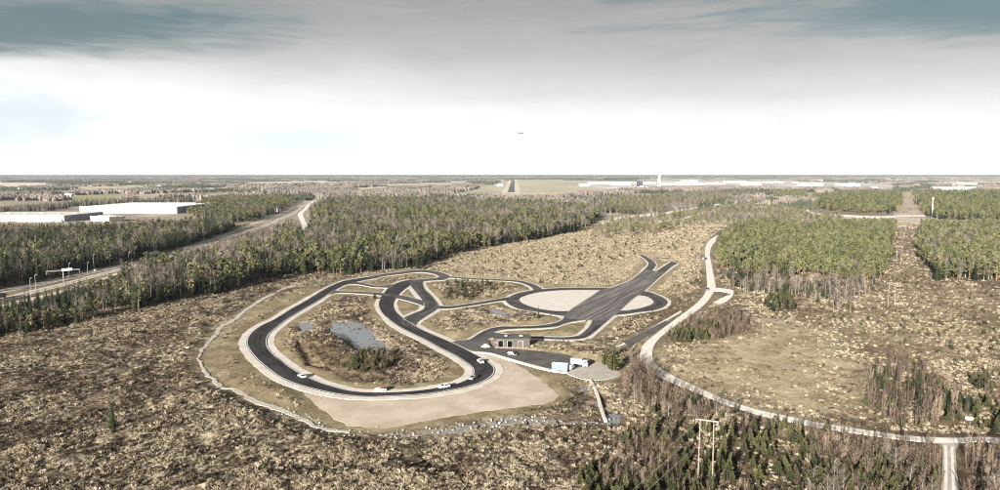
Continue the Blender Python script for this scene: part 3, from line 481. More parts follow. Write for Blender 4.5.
M['path'] = gravel_mat('path_gravel', (.36, .325, .275), (.50, .455, .39), (.24, .21, .17), .5)
M['pad'] = gravel_mat('pad_gravel', (.34, .31, .27), (.44, .405, .355), (.25, .22, .19), .4)
M['concrete'] = plain('motorway_concrete', (.50, .44, .37), .9, var=.15, scale=.2)
M['motor'] = asphalt_mat('pale_motorway_asphalt', (.28, .255, .23), (.37, .34, .305))
M['rubble'] = gravel_mat('ditch_rubble', (.17, .155, .14), (.36, .325, .29), (.09, .08, .07), .7)
M['white'] = plain('white_paint', (.78, .77, .75), .5, var=.05)
M['field_pale'] = plain('pale_stubble', (.52, .47, .37), .95, var=.12, scale=.004)
M['field_green'] = plain('green_pasture', (.25, .25, .12), .95, var=.15, scale=.004)
M['field_air'] = plain('airfield_grass', (.38, .34, .235), .95, var=.2, scale=.003)
M['clearing'] = plain('cleared_ground', (.36, .29, .22), .95, var=.35, scale=.03)
M['apron'] = plain('airport_apron', (.44, .41, .385), .9, var=.35, scale=.004)
M['roof_white'] = plain('white_sheet_roof', (.80, .79, .77), .6, var=.04, scale=.02)
M['wall_grey'] = plain('grey_sheet_wall', (.20, .22, .26), .6, var=.06, scale=.05)
M['wall_white'] = plain('white_sheet_wall', (.46, .455, .45), .7, var=.06, scale=.05)
M['wall_far'] = plain('grey_white_cladding', (.34, .335, .33), .7, var=.15, scale=.02)
M['wall_pale'] = plain('pale_render', (.60, .54, .48), .8, var=.1)
M['wall_red'] = plain('falu_red_boards', (.15, .065, .048), .8, var=.1)
M['roof_dark'] = plain('dark_roof', (.10, .095, .095), .8, var=.2)
M['roof_brick'] = plain('tile_roof', (.20, .115, .085), .8, var=.2)
M['glass'] = plain('dark_glass', (.018, .022, .026), .12, spec=.6)
M['rubber'] = plain('tyre_rubber', (.02, .02, .02), .9)
M['rim'] = plain('wheel_rim', (.45, .45, .46), .4, .8)
M['steel'] = plain('galvanised_steel', (.42, .42, .42), .5, .6)
M['darkmetal'] = plain('dark_metal', (.05, .052, .055), .6)
M['wood_pale'] = plain('weathered_timber', (.29, .25, .20), .9, var=.2)
M['wire'] = plain('aluminium_wire', (.36, .34, .32), .6)
M['car_white'] = plain('white_car_paint', (.78, .78, .77), .3, var=.03, spec=.5)
M['car_silver'] = plain('silver_car_paint', (.48, .47, .46), .3, .4, var=.03)
M['car_red'] = plain('red_car_paint', (.42, .10, .07), .35, var=.04)
M['car_dark'] = plain('dark_car_paint', (.03, .033, .04), .3, var=.04)
M['trailer_blue'] = plain('pale_blue_trailer_sheet', (.15, .19, .245), .5, var=.04)
M['lamp_white'] = plain('clear_lamp_lens', (.7, .7, .68), .2)
M['lamp_red'] = plain('red_lamp_lens', (.35, .02, .02), .2)
M['sign_white'] = plain('sign_face', (.75, .76, .77), .5, var=.02)
M['concrete_wall'] = plain('pale_concrete', (.55, .50, .44), .9, var=.15)
M['garage_wall'] = plain('grey_garage_wall', (.075, .068, .062), .9, var=.2, scale=.8)
M['bay_shade'] = plain('painted_bay_shade', (.003, .003, .003), .95, spec=.05)  # near-black colour stands in for the shade inside the bays
def water_mat():
    m, nt, b = new_mat('pond_water'); N = NT(nt)
    N.put(b.inputs['Base Color'], N.mix(N.step(N.noise(.25, 4, .6), .55, .7), (.20, .215, .235), (.10, .095, .085)))
    b.inputs['Roughness'].default_value = .12; b.inputs['IOR'].default_value = 1.4; b.inputs['Specular IOR Level'].default_value = .8
    N.put(b.inputs['Normal'], N.bump(N.noise(1.6, 3, .5), .10, .03))
    return m
M['water'] = water_mat()

# ------------------------------------------------------------------ what lies where (rasters of the traced layout)
RX0, RX1, RY0, RY1, RS = -760.0, 760.0, 90.0, 1290.0, 2.0
rxs = np.arange(RX0, RX1, RS); rys = np.arange(RY0, RY1, RS)
RGX, RGY = np.meshgrid(rxs, rys)
def paint(mask, poly):
    a = np.array([p[:2] for p in poly]); x0, y0 = a.min(0) - 3; x1, y1 = a.max(0) + 3
    i0 = max(int((x0 - RX0) / RS), 0); i1 = min(int((x1 - RX0) / RS) + 1, len(rxs)); j0 = max(int((y0 - RY0) / RS), 0); j1 = min(int((y1 - RY0) / RS) + 1, len(rys))
    if i0 >= i1 or j0 >= j1: return
    mask[j0:j1, i0:i1] = np.maximum(mask[j0:j1, i0:i1], inside(RGX[j0:j1, i0:i1], RGY[j0:j1, i0:i1], poly))
def blur(a, r):
    k = max(1, int(round(r / RS)))
    for ax in (0, 1):
        for _ in range(2):
            p = np.pad(a, [(k + 1, k) if i == ax else (0, 0) for i in (0, 1)], mode='edge')
            cs = np.cumsum(p, axis=ax); n = a.shape[ax]
            a = (np.take(cs, range(2 * k + 1, 2 * k + 1 + n), axis=ax) - np.take(cs, range(0, n), axis=ax)) / (2 * k + 1)
    return a
def sample(r, x, y, fill=0.0):
    fx = (x - RX0) / RS; fy = (y - RY0) / RS
    ok = (fx >= 0) & (fy >= 0) & (fx < r.shape[1] - 1) & (fy < r.shape[0] - 1)
    fx = np.clip(fx, 0, r.shape[1] - 1.001); fy = np.clip(fy, 0, r.shape[0] - 1.001)
    i = fx.astype(int); j = fy.astype(int); u = fx - i; v = fy - j
    val = (r[j, i] * (1 - u) + r[j, i + 1] * u) * (1 - v) + (r[j + 1, i] * (1 - u) + r[j + 1, i + 1] * u) * v
    return np.where(ok, val, fill)
def as_poly(c): return list(map(tuple, c[:, :2])) + list(map(tuple, c[::-1, 2:]))
def quads(mask, c, closed=False):
    n = len(c)
    for i in range(n if closed else n - 1):
        j = (i + 1) % n
        paint(mask, [c[i, :2], c[j, :2], c[j, 2:], c[i, 2:]])
Z0 = lambda: np.zeros(RGX.shape)
TRACK = ['main_loop', 'cross_link', 'upper_link', 'inner_leg', 'top_loop', 'thin_link', 'ring', 'ring_link', 'arm_a', 'arm_b', 'branch_c', 'branch_d']
RC = {k: curve_pairs(v, 5, k == 'ring') for k, v in RIB.items()}
m_track = Z0(); m_flat = Z0(); m_path = Z0()
for k in TRACK + ['skid_pan']:
    quads(m_track, widen(RC[k], 3.0), k == 'ring')
for k in ('pit_lot', 'pan_infill', 'pan_island', 'gravel_pad', 'run_off'): paint(m_track, POLY[k])
for k in ('gravel_road', 'side_road', 'landing_track', 'access_road'): quads(m_flat, widen(RC[k], .5 if k == 'side_road' else 1.3))
for k in ('motorway_far', 'motorway_near', 'slip_road', 'ramp_road', 'airport_road', 'airport_lane', 'cross_road'): quads(m_flat, widen(RC[k], 3.0))
for k in ('ditch_path', 'ditch_stream', 'bank_path', 'lot_kerb'): quads(m_path, widen(RC[k], 1.6))
m_verge = Z0(); paint(m_verge, POLY['left_verge'])
m_water = Z0()
for k in ('pond', 'pond_small', 'pond_ring', 'ditch_pool', 'ditch_channel'): paint(m_water, POLY[k])
m_meadow = Z0(); paint(m_meadow, POLY['meadow'])
m_pale = Z0(); paint(m_pale, POLY['upper_heath'])
m_brush = Z0(); paint(m_brush, POLY['corridor'])
m_marsh = Z0()
for ph, poly, mix, sp, hh in PATCH:
    if 'inside the loop' in ph: paint(m_marsh, poly)
m_wood = Z0()
for ph, poly, mix, sp, hh in PATCH:
    if sp < 5.2: paint(m_wood, poly)
hard = np.maximum(m_track, m_flat)
flat_r = np.clip(blur(np.maximum(hard, m_path), 5) * 2.2, 0, 1)
sink_r = np.clip(blur(np.maximum(hard, m_path), 2.0) * 1.5, 0, 1)
water_r = np.clip(blur(m_water, 2.5) * 1.25, 0, 1)
verge_r = np.clip(np.maximum(sstep(blur(m_track, 9), .12, .34), np.maximum(blur(m_verge, 3), sstep(blur(m_flat, 3), .2, .5) * .4)), 0, 1)
pale_r = blur(m_pale, 12); meadow_r = np.maximum(blur(m_meadow, 10), np.maximum(.55 * blur(m_brush, 12), .45 * pale_r)); brush_r = np.maximum(blur(m_brush, 12) * .22, blur(m_marsh, 2.5)); marsh_r = blur(m_marsh, 2.5); wood_r = np.clip(blur(m_wood, 3), 0, 1)

def height(x, y):
    near = 1 - sstep(np.hypot(x, y), 700, 1300)
    f = sample(flat_r, x, y); v = sample(verge_r, x, y); md = sample(meadow_r, x, y)
    broad = 1.5 * fbm(x / 75, y / 75, 3, 2)
    rough = 1.0 * fbm(x / 15, y / 15, 11, 3) + .75 * fbm(x / 4.2, y / 4.2, 23, 3) + .30 * np.abs(fbm(x / 1.9, y / 1.9, 31, 2))
    h = (broad + rough * (1 - .8 * v) * (1 - .6 * md)) * (1 - f) * near
    # low bank in the left foreground and the bank the bottom of the loop stands on
    def ridge(x0, y0, x1, y1, w, a):
        dx, dy = x1 - x0, y1 - y0; L2 = dx * dx + dy * dy
        t = np.clip(((x - x0) * dx + (y - y0) * dy) / L2, 0, 1)
        d = np.hypot(x - x0 - t * dx, y - y0 - t * dy)
        return a * np.exp(-(d / w) ** 2)
    h = h + (ridge(-205, 291, -182, 330, 4.5, 1.8) + ridge(-150, 300, -120, 330, 5, 1.2) + ridge(-75, 167, -25, 172, 5, 1.6)) * (1 - f)
    h = h + ridge(-97, 318, -79, 279, 2.0, -1.5) + ridge(-79, 279, -68, 269, 2.0, -1.3) + 1.0 * sample(marsh_r, x, y)
    h = h - .16 * sample(sink_r, x, y)
    w = sample(water_r, x, y)
    h = h * (1 - w) - 1.0 * w
    return h

# ------------------------------------------------------------------ the ground, one sheet to the horizon
def axis(core0, core1, step, end0, end1, grow):
    a = list(np.arange(core0, core1 + .01, step)); s = step
    while a[-1] < end1: s = min(s * grow, 3000); a.append(a[-1] + s)
    s = step; b = [core0]
    while b[-1] > end0: s = min(s * grow, 3000); b.append(b[-1] - s)
    return np.array(b[:0:-1] + a)
gx = axis(-230, 290, .85, -26000, 26000, 1.075)
gy = axis(150, 420, .85, -900, 26000, 1.045)
GX, GY = np.meshgrid(gx, gy)
GZ = height(GX, GY)
nx, ny = len(gx), len(gy)
me = bpy.data.meshes.new('ground')
me.vertices.add(nx * ny)
me.vertices.foreach_set('co', np.stack([GX, GY, GZ], -1).astype(np.float32).ravel())
ii = (np.arange(ny - 1)[:, None] * nx + np.arange(nx - 1)[None, :]).ravel()
q = np.stack([ii, ii + 1, ii + nx + 1, ii + nx], 1).astype(np.int32)
me.loops.add(q.size); me.polygons.add(len(q))
me.loops.foreach_set('vertex_index', q.ravel())
me.polygons.foreach_set('loop_start', np.arange(0, q.size, 4, dtype=np.int32))
me.polygons.foreach_set('use_smooth', np.ones(len(q), bool))
me.update()
for nm, r in (('verge', verge_r), ('meadow', meadow_r), ('pale', pale_r), ('brush', brush_r), ('litter', wood_r)):
    at = me.attributes.new(nm, 'FLOAT', 'POINT'); at.data.foreach_set('value', sample(r, GX, GY).astype(np.float32).ravel())
at = me.attributes.new('far', 'FLOAT', 'POINT'); at.data.foreach_set('value', sstep(np.hypot(GX, GY), 900, 1250).astype(np.float32).ravel())
me.materials.append(M['ground'])
ground = bpy.data.objects.new('ground', me); COL.objects.link(ground)
setp(ground, 'open heath and clear-cut ground reaching to the horizon', kind='structure')

# ------------------------------------------------------------------ roads, track, gravel, ponds
def wavy(c, a, seed):
    c = c.copy()
    for s in (slice(0, 2), slice(2, 4)):
        c[:, s] += a * np.stack([fbm(c[:, s][:, 0] / 2.5, c[:, s][:, 1] / 2.5, seed), fbm(c[:, s][:, 0] / 2.5 + 40, c[:, s][:, 1] / 2.5, seed + 3)], 1)
    return c
def structure(name, mb, mat, label, parent=None):
    o = mb.build(name, mat, parent); fix_up(o)
    if not parent: setp(o, label, kind='structure')
    return o
mb = MB(); sheet_faces(mb, smooth_poly(POLY['run_off'], 8, 1.2, 3), -.08)
structure('gravel_run_off', mb, M['sand'], 'wide beige gravel run-off outside the lower bend of the track')
mb = MB()
SHW = {'main_loop': 3.4, 'cross_link': 1.6, 'upper_link': 1.5, 'inner_leg': 3.0, 'top_loop': 2.6, 'thin_link': 2.2, 'ring': 2.6, 'ring_link': 2.2, 'arm_a': 2.6, 'arm_b': 2.6, 'branch_c': 2.2, 'branch_d': 2.4}
for i, k in enumerate(TRACK):
    ribbon_faces(mb, wavy(widen(RC[k], SHW[k]), .55, 30 + i), .02 + .005 * i, .5, k == 'ring')
ribbon_faces(mb, widen(RC['skid_pan'], 2.4), .09)
structure('track_shoulder', mb, M['gravel'], 'pale gravel shoulders along both edges of the track')
mb = MB(); sheet_faces(mb, POLY['pan_infill'], .10); sheet_faces(mb, POLY['pan_island'], .10)
structure('gravel_infill', mb, M['pan_white'], 'off-white gravel filling the oval ring beside the skid pan')
mb = MB()
for i, k in enumerate(TRACK):
    ribbon_faces(mb, RC[k], .12 + .006 * i, .3, k == 'ring', 0 if k == 'main_loop' else 1)
track = structure('race_track', mb, [M['asphalt'], M['asphalt_mid']], 'dark asphalt driving track with hairpins, ring and links')
mb = MB(); ribbon_faces(mb, RC['skid_pan'], .205, .3)
structure('skid_pan', mb, M['asphalt_pan'], 'broad grey asphalt skid pan with lengthwise streaks')
mb = MB(); sheet_faces(mb, smooth_poly(POLY['pit_lot'], 2), .215)
structure('pit_lot', mb, M['asphalt_old'], 'grey asphalt parking lot below the garage building')
# painted edge line on the main loop
mb = MB(); c = RC['main_loop']
for side in (0, 1):
    A = widen(c, -.25); B = widen(c, -.55)
    s = slice(0, 2) if side == 0 else slice(2, 4)
    ribbon_faces(mb, np.hstack([A[:, s], B[:, s]])[10:-30], .20, .01)
o = structure('edge_line', mb, M['white'], None, track)
M['tyre'] = asphalt_mat('rubbered_asphalt', (.016, .015, .015), (.034, .032, .031))
for k, top, n0, n1 in (('main_loop', .20, 4, -4), ('ring', .20, 0, -1), ('inner_leg', .19, 2, -2), ('branch_c', .20, 2, -2), ('branch_d', .205, 4, -6), ('thin_link', .175, 1, -1)):
    c = RC[k]; mb = MB(); t = np.arange(len(c)) / 7.0
    for off in (-.11, .11):
        f0 = .5 + .2 * np.sin(t * .9) + .1 * np.sin(t * 2.3) + off; w = np.hypot(*(c[:, :2] - c[:, 2:]).T); hw = .42 / np.maximum(w, 4)
        L = c[:, :2] + (c[:, 2:] - c[:, :2]) * (f0 - hw)[:, None]; R_ = c[:, :2] + (c[:, 2:] - c[:, :2]) * (f0 + hw)[:, None]
        ribbon_faces(mb, np.hstack([L, R_])[n0:n1], top + .004, .004)
    structure('tyre_mark', mb, M['tyre'], None, track)
mb = MB(); ribbon_faces(mb, RC['lot_kerb'], .24, .4)
structure('lot_kerb', mb, M['road_gravel'], 'pale kerb strip along the lower edge of the parking lot')
mb = MB(); sheet_faces(mb, smooth_poly(POLY['gravel_pad'], 3), .16)
structure('gravel_pad', mb, M['pad'], 'grey gravel pad beside the parked trailer')
mb = MB(); ribbon_faces(mb, RC['access_road'], .10)
structure('access_road', mb, M['asphalt_old'], 'short grey asphalt access road joining the gravel road')
mb = MB(); ribbon_faces(mb, RC['gravel_road'], .04); ribbon_faces(mb, RC['landing_track'], .055)
structure('gravel_road', mb, M['road_gravel'], 'pale winding gravel road on the right')
mb = MB(); ribbon_faces(mb, RC['side_road'], .025)
structure('side_road', mb, M['pad'], 'grey two-track dirt road leaving the bottom of the picture')
sr = RC['side_road']
for f0, f1 in ((.14, .36), (.62, .84)):
    mb = MB(); L = sr[:, :2] + (sr[:, 2:] - sr[:, :2]) * f0; R_ = sr[:, :2] + (sr[:, 2:] - sr[:, :2]) * f1
    ribbon_faces(mb, np.hstack([L, R_])[4:], .04, .02)
    structure('wheel_rut', mb, M['road_gravel'], None, bpy.data.objects['side_road'])
mb = MB(); ribbon_faces(mb, wavy(widen(curve_pairs(RIB['ditch_path'], 14), -.5), 1.3, 5), .03)
structure('footpath', mb, M['path'], 'narrow pale gravel path curving round the left of the track')
mb = MB(); ribbon_faces(mb, wavy(widen(curve_pairs(RIB['ditch_stream'], 14), -1.0), 3.0, 9), -.12)
structure('ditch_bed', mb, M['rubble'], 'grey stony ditch running below the gravel run-off')
mb = MB(); ribbon_faces(mb, wavy(RC['bank_path'], .4, 2), .06)
structure('bank_path', mb, M['road_gravel'], 'pale strip of path on the bank above the access road')
for k, nm, lab in (('motorway_far', 'motorway_carriageway', 'far pale carriageway of the motorway on the left'), ('motorway_near', 'motorway_carriageway', 'near pale carriageway of the motorway on the left'),
                   ('slip_road', 'slip_road', 'slip road on the near side of the motorway'), ('ramp_road', 'ramp_road', 'pale curved ramp road right of the motorway'),
                   ('airport_road', 'airport_road', 'straight pale road crossing the woods towards the airport'), ('airport_lane', 'country_lane', 'short pale lane below the airport road'), ('cross_road', 'country_lane', 'pale lane crossing behind the pine plantation')):
    z = {'motorway_far': .10, 'motorway_near': .11, 'slip_road': .085}.get(k, .07)
    mb = MB(); ribbon_faces(mb, RC[k], z)
    o = structure(nm, mb, M['concrete'] if k in ('motorway_far', 'motorway_near', 'slip_road') else M['road_gravel'], lab)
    if k.startswith('motorway'):
        c = RC[k]; L = c[:, :2] + (c[:, 2:] - c[:, :2]) * .30; R_ = c[:, :2] + (c[:, 2:] - c[:, :2]) * .68
        mb = MB(); ribbon_faces(mb, np.hstack([L, R_]), z + .02, .01)
        structure('asphalt_lanes', mb, M['motor'], None, o)
for k, z, lab in (('pond', -.42, 'blue-grey pond inside the big loop of the track'), ('pond_small', -.42, 'small patch of water left of the loop pond'), ('pond_ring', -.40, 'small pond left of the oval ring'),
                  ('ditch_pool', -.5, 'little dark pool at the foot of the concrete edging'), ('ditch_channel', -.5, 'narrow grey water channel beside the concrete edging')):
    mb = MB(); sheet_faces(mb, smooth_poly(POLY[k], 8, 2.4 if k == 'pond' else 1.1, 4), z, .1)
    structure('pond' if 'pond' in k else 'ditch_water', mb, M['water'], lab)
for k, nm, mt, z, lab in (('field_a', 'field', 'field_pale', .25, 'pale stubble field at the far left below the horizon'), ('field_b', 'field', 'field_green', .25, 'green pasture behind the white warehouse'),
                      ('field_c', 'field', 'field_pale', .25, 'pale field right of the white warehouse'), ('field_d', 'field', 'field_pale', .25, 'pale field behind the mixed forest'),
                      ('field_e', 'field', 'field_air', .25, 'dry field left of the airfield'), ('field_f', 'field', 'field_pale', .25, 'pale strip of field near the horizon behind the motorway'), ('field_g', 'field', 'field_air', .25, 'dry field behind the green pasture'), ('field_h', 'field', 'field_pale', .25, 'pale field below the horizon at the far right'),
                      ('airfield', 'airfield', 'field_air', .25, 'dry grass airfield round the runway'), ('apron', 'airport_apron', 'apron', .6, 'whitish airport apron on the horizon'),
                      ('strip_grass', 'runway_strip', 'field_pale', .8, 'pale strip along both sides of the runway'), ('runway', 'runway', 'asphalt_old', 1.2, 'grey runway pointing at the horizon'), ('clearing', 'power_line_clearing', 'clearing', .06, 'pale strip of cleared ground running up to the horizon'), ('yard', 'yard', 'pad', .3, 'grey yard in front of the low warehouse')):
    mb = MB(); sheet_faces(mb, POLY[k], z, .3)
    structure(nm, mb, M[mt], lab)

# ------------------------------------------------------------------ trees: one mesh form each, many individuals
def spruce_form(seed, h=16.0, r=2.6, n=15):
    R_ = random.Random(seed); t = MB(); c = MB()
    t.tube([(0, 0, -.4), (0, 0, h * .5), (R_.uniform(-.1, .1), 0, h * .97)], [.22, .14, .03], 5)
    for k in range(n):
        f = k / (n - 1); z = h * (.10 + .88 * f); rr = r * (1 - f) ** .8 * R_.uniform(.8, 1.15) + .22
        m = max(4, int(8 - 3 * f)); a0 = R_.uniform(0, 6.3)
        for j in range(m):
            a = a0 + 6.283 * j / m + R_.uniform(-.25, .25); L = rr * R_.uniform(.7, 1.15); w = L * .36 + .12; dr = R_.uniform(.25, .5) * L
            ca, sa = math.cos(a), math.sin(a); p = lambda x, y, zz: (x * ca - y * sa, x * sa + y * ca, zz)
            c.poly([p(0, 0, z + .35), p(L * .6, -w, z - dr * .75), p(L, 0, z - dr)]); c.poly([p(0, 0, z + .35), p(L, 0, z - dr), p(L * .6, w, z - dr * .75)])
    c.poly([(-.15, 0, h * .93), (.15, .05, h * .93), (0, 0, h)]); c.poly([(0, -.15, h * .93), (0, .15, h * .93), (0, 0, h)])
    return t, c
def clump(c, x, y, z, s, R_, k=3):
    for _ in range(k):
        a = Vector((R_.gauss(0, 1), R_.gauss(0, 1), R_.gauss(0, .8))).normalized(); b = a.orthogonal().normalized(); b = Matrix.Rotation(R_.uniform(0, 6.3), 3, a) @ b
        o = Vector((x, y, z)) + Vector((R_.gauss(0, .3), R_.gauss(0, .3), R_.gauss(0, .2))) * s; d = a.cross(b)
        c.poly([o - b * s * .5 - d * s * .25, o + b * s * .5 - d * s * .3, o + b * s * .25 + d * s * .45, o - b * s * .3 + d * s * .4])
def pine_form(seed, h=13.0):
    R_ = random.Random(seed); t = MB(); c = MB()
    lx, ly = R_.uniform(-.4, .4), R_.uniform(-.4, .4)
    t.tube([(0, 0, -.4), (lx * .3, ly * .3, h * .5), (lx, ly, h * .93)], [.2, .15, .05], 5)
    for k in range(26):
        f = R_.uniform(.34, .97); z = h * f; rr = 2.1 * (math.sin(min(1, (1.02 - f) / .55) * 1.5)) * R_.uniform(.35, 1.05) + .15; a = R_.uniform(0, 6.3)
        x, y = lx * f + rr * math.cos(a), ly * f + rr * math.sin(a)
        if k % 3 == 0: t.tube([(lx * f, ly * f, z - .5), (x, y, z)], [.06, .02], 3, cap=False)
        clump(c, x, y, z, R_.uniform(.9, 1.5), R_, 4)
    clump(c, lx, ly, h * .97, 1.0, R_, 4)
    return t, c
def birch_form(seed, h=14.0, spread=2.1, twigs=300):
    R_ = random.Random(seed); t = MB(); c = MB()
    lx, ly = R_.uniform(-.7, .7), R_.uniform(-.7, .7)
    t.tube([(0, 0, -.4), (lx * .3, ly * .3, h * .45), (lx, ly, h * .92)], [.13, .085, .025], 5)
    limbs = []
    for k in range(18):
        f = R_.uniform(.2, .92); a = R_.uniform(0, 6.3); L = spread * (1.15 - f) * 1.5 * R_.uniform(.7, 1.2) + .5
        p0 = Vector((lx * f, ly * f, h * f * .95)); p1 = p0 + Vector((math.cos(a) * L, math.sin(a) * L, L * R_.uniform(.9, 1.6)))
        c.tube([p0, p1], [.06, .02], 3, cap=False); limbs.append((p0, p1))
    limbs.append((Vector((lx * .6, ly * .6, h * .6)), Vector((lx, ly, h))))
    for k in range(twigs):
        p0, p1 = R_.choice(limbs); q0 = p0.lerp(p1, R_.uniform(.25, 1)); L = R_.uniform(.7, 1.7)
        d = Vector((R_.gauss(0, 1), R_.gauss(0, 1), R_.uniform(.2, 1.6))).normalized() * L; w = d.orthogonal().normalized() * R_.uniform(.05, .10)
        c.poly([q0 - w, q0 + w, q0 + d])
    return t, c
def sapling_form(seed, h=6.0):
    R_ = random.Random(seed); t = MB(); c = MB()
    for s in range(R_.randint(3, 5)):
        a = R_.uniform(0, 6.3); b = R_.uniform(.1, .7); top = Vector((math.cos(a) * b * 1.8, math.sin(a) * b * 1.8, h * R_.uniform(.65, 1))); bot = Vector((math.cos(a) * b * .6, math.sin(a) * b * .6, -.2))
        t.tube([bot, top], [.05, .012], 3, cap=False)
        for k in range(26):
            q0 = bot.lerp(top, R_.uniform(.25, 1)); L = R_.uniform(.5, 1.15)
            d = Vector((R_.gauss(0, .7), R_.gauss(0, .7), R_.uniform(.5, 1.6))).normalized() * L; w = d.orthogonal().normalized() * R_.uniform(.035, .075)
            c.poly([q0 - w, q0 + w, q0 + d])
    return t, c
def young_form(seed, h=4.0):
    R_ = random.Random(seed); t = MB(); c = MB()
    t.tube([(0, 0, -.2), (0, 0, h * .95)], [.07, .02], 4, cap=False)
    for k in range(8):
        f = k / 7; z = h * (.12 + .8 * f); rr = 1.15 * (1 - f) ** .75 * R_.uniform(.75, 1.2) + .12; m = 6 if f < .6 else 4; a0 = R_.uniform(0, 6)
        for j in range(m):
            a = a0 + 6.283 * j / m + R_.uniform(-.3, .3); L = rr * R_.uniform(.7, 1.2); x, y = math.cos(a), math.sin(a); w = .16 + L * .28
            c.poly([(0, 0, z - .1), (x * L * .7 + y * w, y * L * .7 - x * w, z + .12), (x * L, y * L, z + L * .35), (x * L * .7 - y * w, y * L * .7 + x * w, z + .12)])
            c.poly([(x * L * .3, y * L * .3, z - .25), (x * L, y * L, z + L * .35), (x * L * .4, y * L * .4, z + .45)])
    c.poly([(-.14, 0, h * .88), (.14, 0, h * .88), (0, 0, h)]); c.poly([(0, -.14, h * .88), (0, .14, h * .88), (0, 0, h)])
    return t, c
KIND = {   # name, form, unit height, trunk material, crown material, look
    'spruce': ('spruce_tree', spruce_form, 16.0, 'bark', 'spruce', 'dark green spruce'),
    'pine': ('pine_tree', pine_form, 13.0, 'pinebark', 'pine', 'olive green pine'),
    'birch': ('birch_tree', birch_form, 14.0, 'birchbark', 'twig', 'leafless pale birch'),
    'sapling': ('bare_sapling', sapling_form, 6.0, 'bark', 'sapling', 'leafless reddish brown sapling'),
    'young': ('young_pine', young_form, 4.0, 'bark', 'young', 'bushy young olive green pine'),
}
FORMS = {}
for k, (nm, fn, h, tm, cm, look) in KIND.items():
    L = []
    for v in range(5):
        t, c = fn(v * 13 + 5)
        tr, cr = t.mesh('trunk', M[tm]), c.mesh('crown', M[cm])
        j = MB(); j.v = t.v + c.v; j.f = t.f + [tuple(i + len(t.v) for i in f) for f in c.f]; j.m = [0] * len(t.f) + [1] * len(c.f)
        L.append((tr, cr, j.mesh(nm, [M[tm], M[cm]])))
    FORMS[k] = L
# where they stand
hard_keep = np.clip(blur(np.maximum(hard, np.maximum(m_path, m_water)), 2.0) * 1.5, 0, 1)
trees = {k: [] for k in KIND}      # x, y, height, patch
for pi, (ph, poly, mix, sp, hh) in enumerate(PATCH):
    a = np.array(poly); x0, y0 = a.min(0); x1, y1 = a.max(0)
    cells = []
    y = y0
    while y < y1:
        s = sp * (1 + max(0, y - 650) / 1400.0); xs = np.arange(x0, x1, s)
        cells.append(np.stack([xs + rng.uniform(-.48, .48, len(xs)) * s, y + rng.uniform(-.48, .48, len(xs)) * s], 1)); y += s
    pts = np.vstack(cells); wa = 2.2 * sp if sp < 8 else 0   # ragged edges
    pts = pts[inside(pts[:, 0] + wa * fbm(pts[:, 0] / 24, pts[:, 1] / 24, 140 + pi), pts[:, 1] + 1.6 * wa * fbm(pts[:, 0] / 24 + 90, pts[:, 1] / 24, 150 + pi), poly)]
    pts = pts[(sample(hard_keep, pts[:, 0], pts[:, 1]) < .25) if sp > 3.5 else (sample(hard, pts[:, 0], pts[:, 1]) < .3)]
    dens = vnoise(pts[:, 0] / 19, pts[:, 1] / 19, 50 + pi)
    pts = pts[rng.uniform(0, 1, len(pts)) < np.clip(.2 + 1.5 * dens, 0, 1)]
    # kinds grow in groups
    names = list(mix); w = np.array([mix[n] for n in names]); n = len(pts)
    cum = np.cumsum(w)[:-1]
    g_ = .5 + .5 * fbm(pts[:, 0] / 32, pts[:, 1] / 32, 90 + pi, 2) * 1.25 + rng.normal(0, .20, n)
    order = np.argsort(np.argsort(g_)) / max(1, n)
    kk = np.searchsorted(cum, order)
    hs = hh[0] + (hh[1] - hh[0]) * np.clip(rng.beta(2.2, 2.0, n), 0, 1)
    for i in range(n): trees[names[kk[i]]].append((pts[i, 0], pts[i, 1], hs[i] * (1.0 if names[kk[i]] != 'young' or hh[1] < 8 else .6), pi))
hidden = bpy.data.collections.new('forms')         # never linked: only a source of shapes
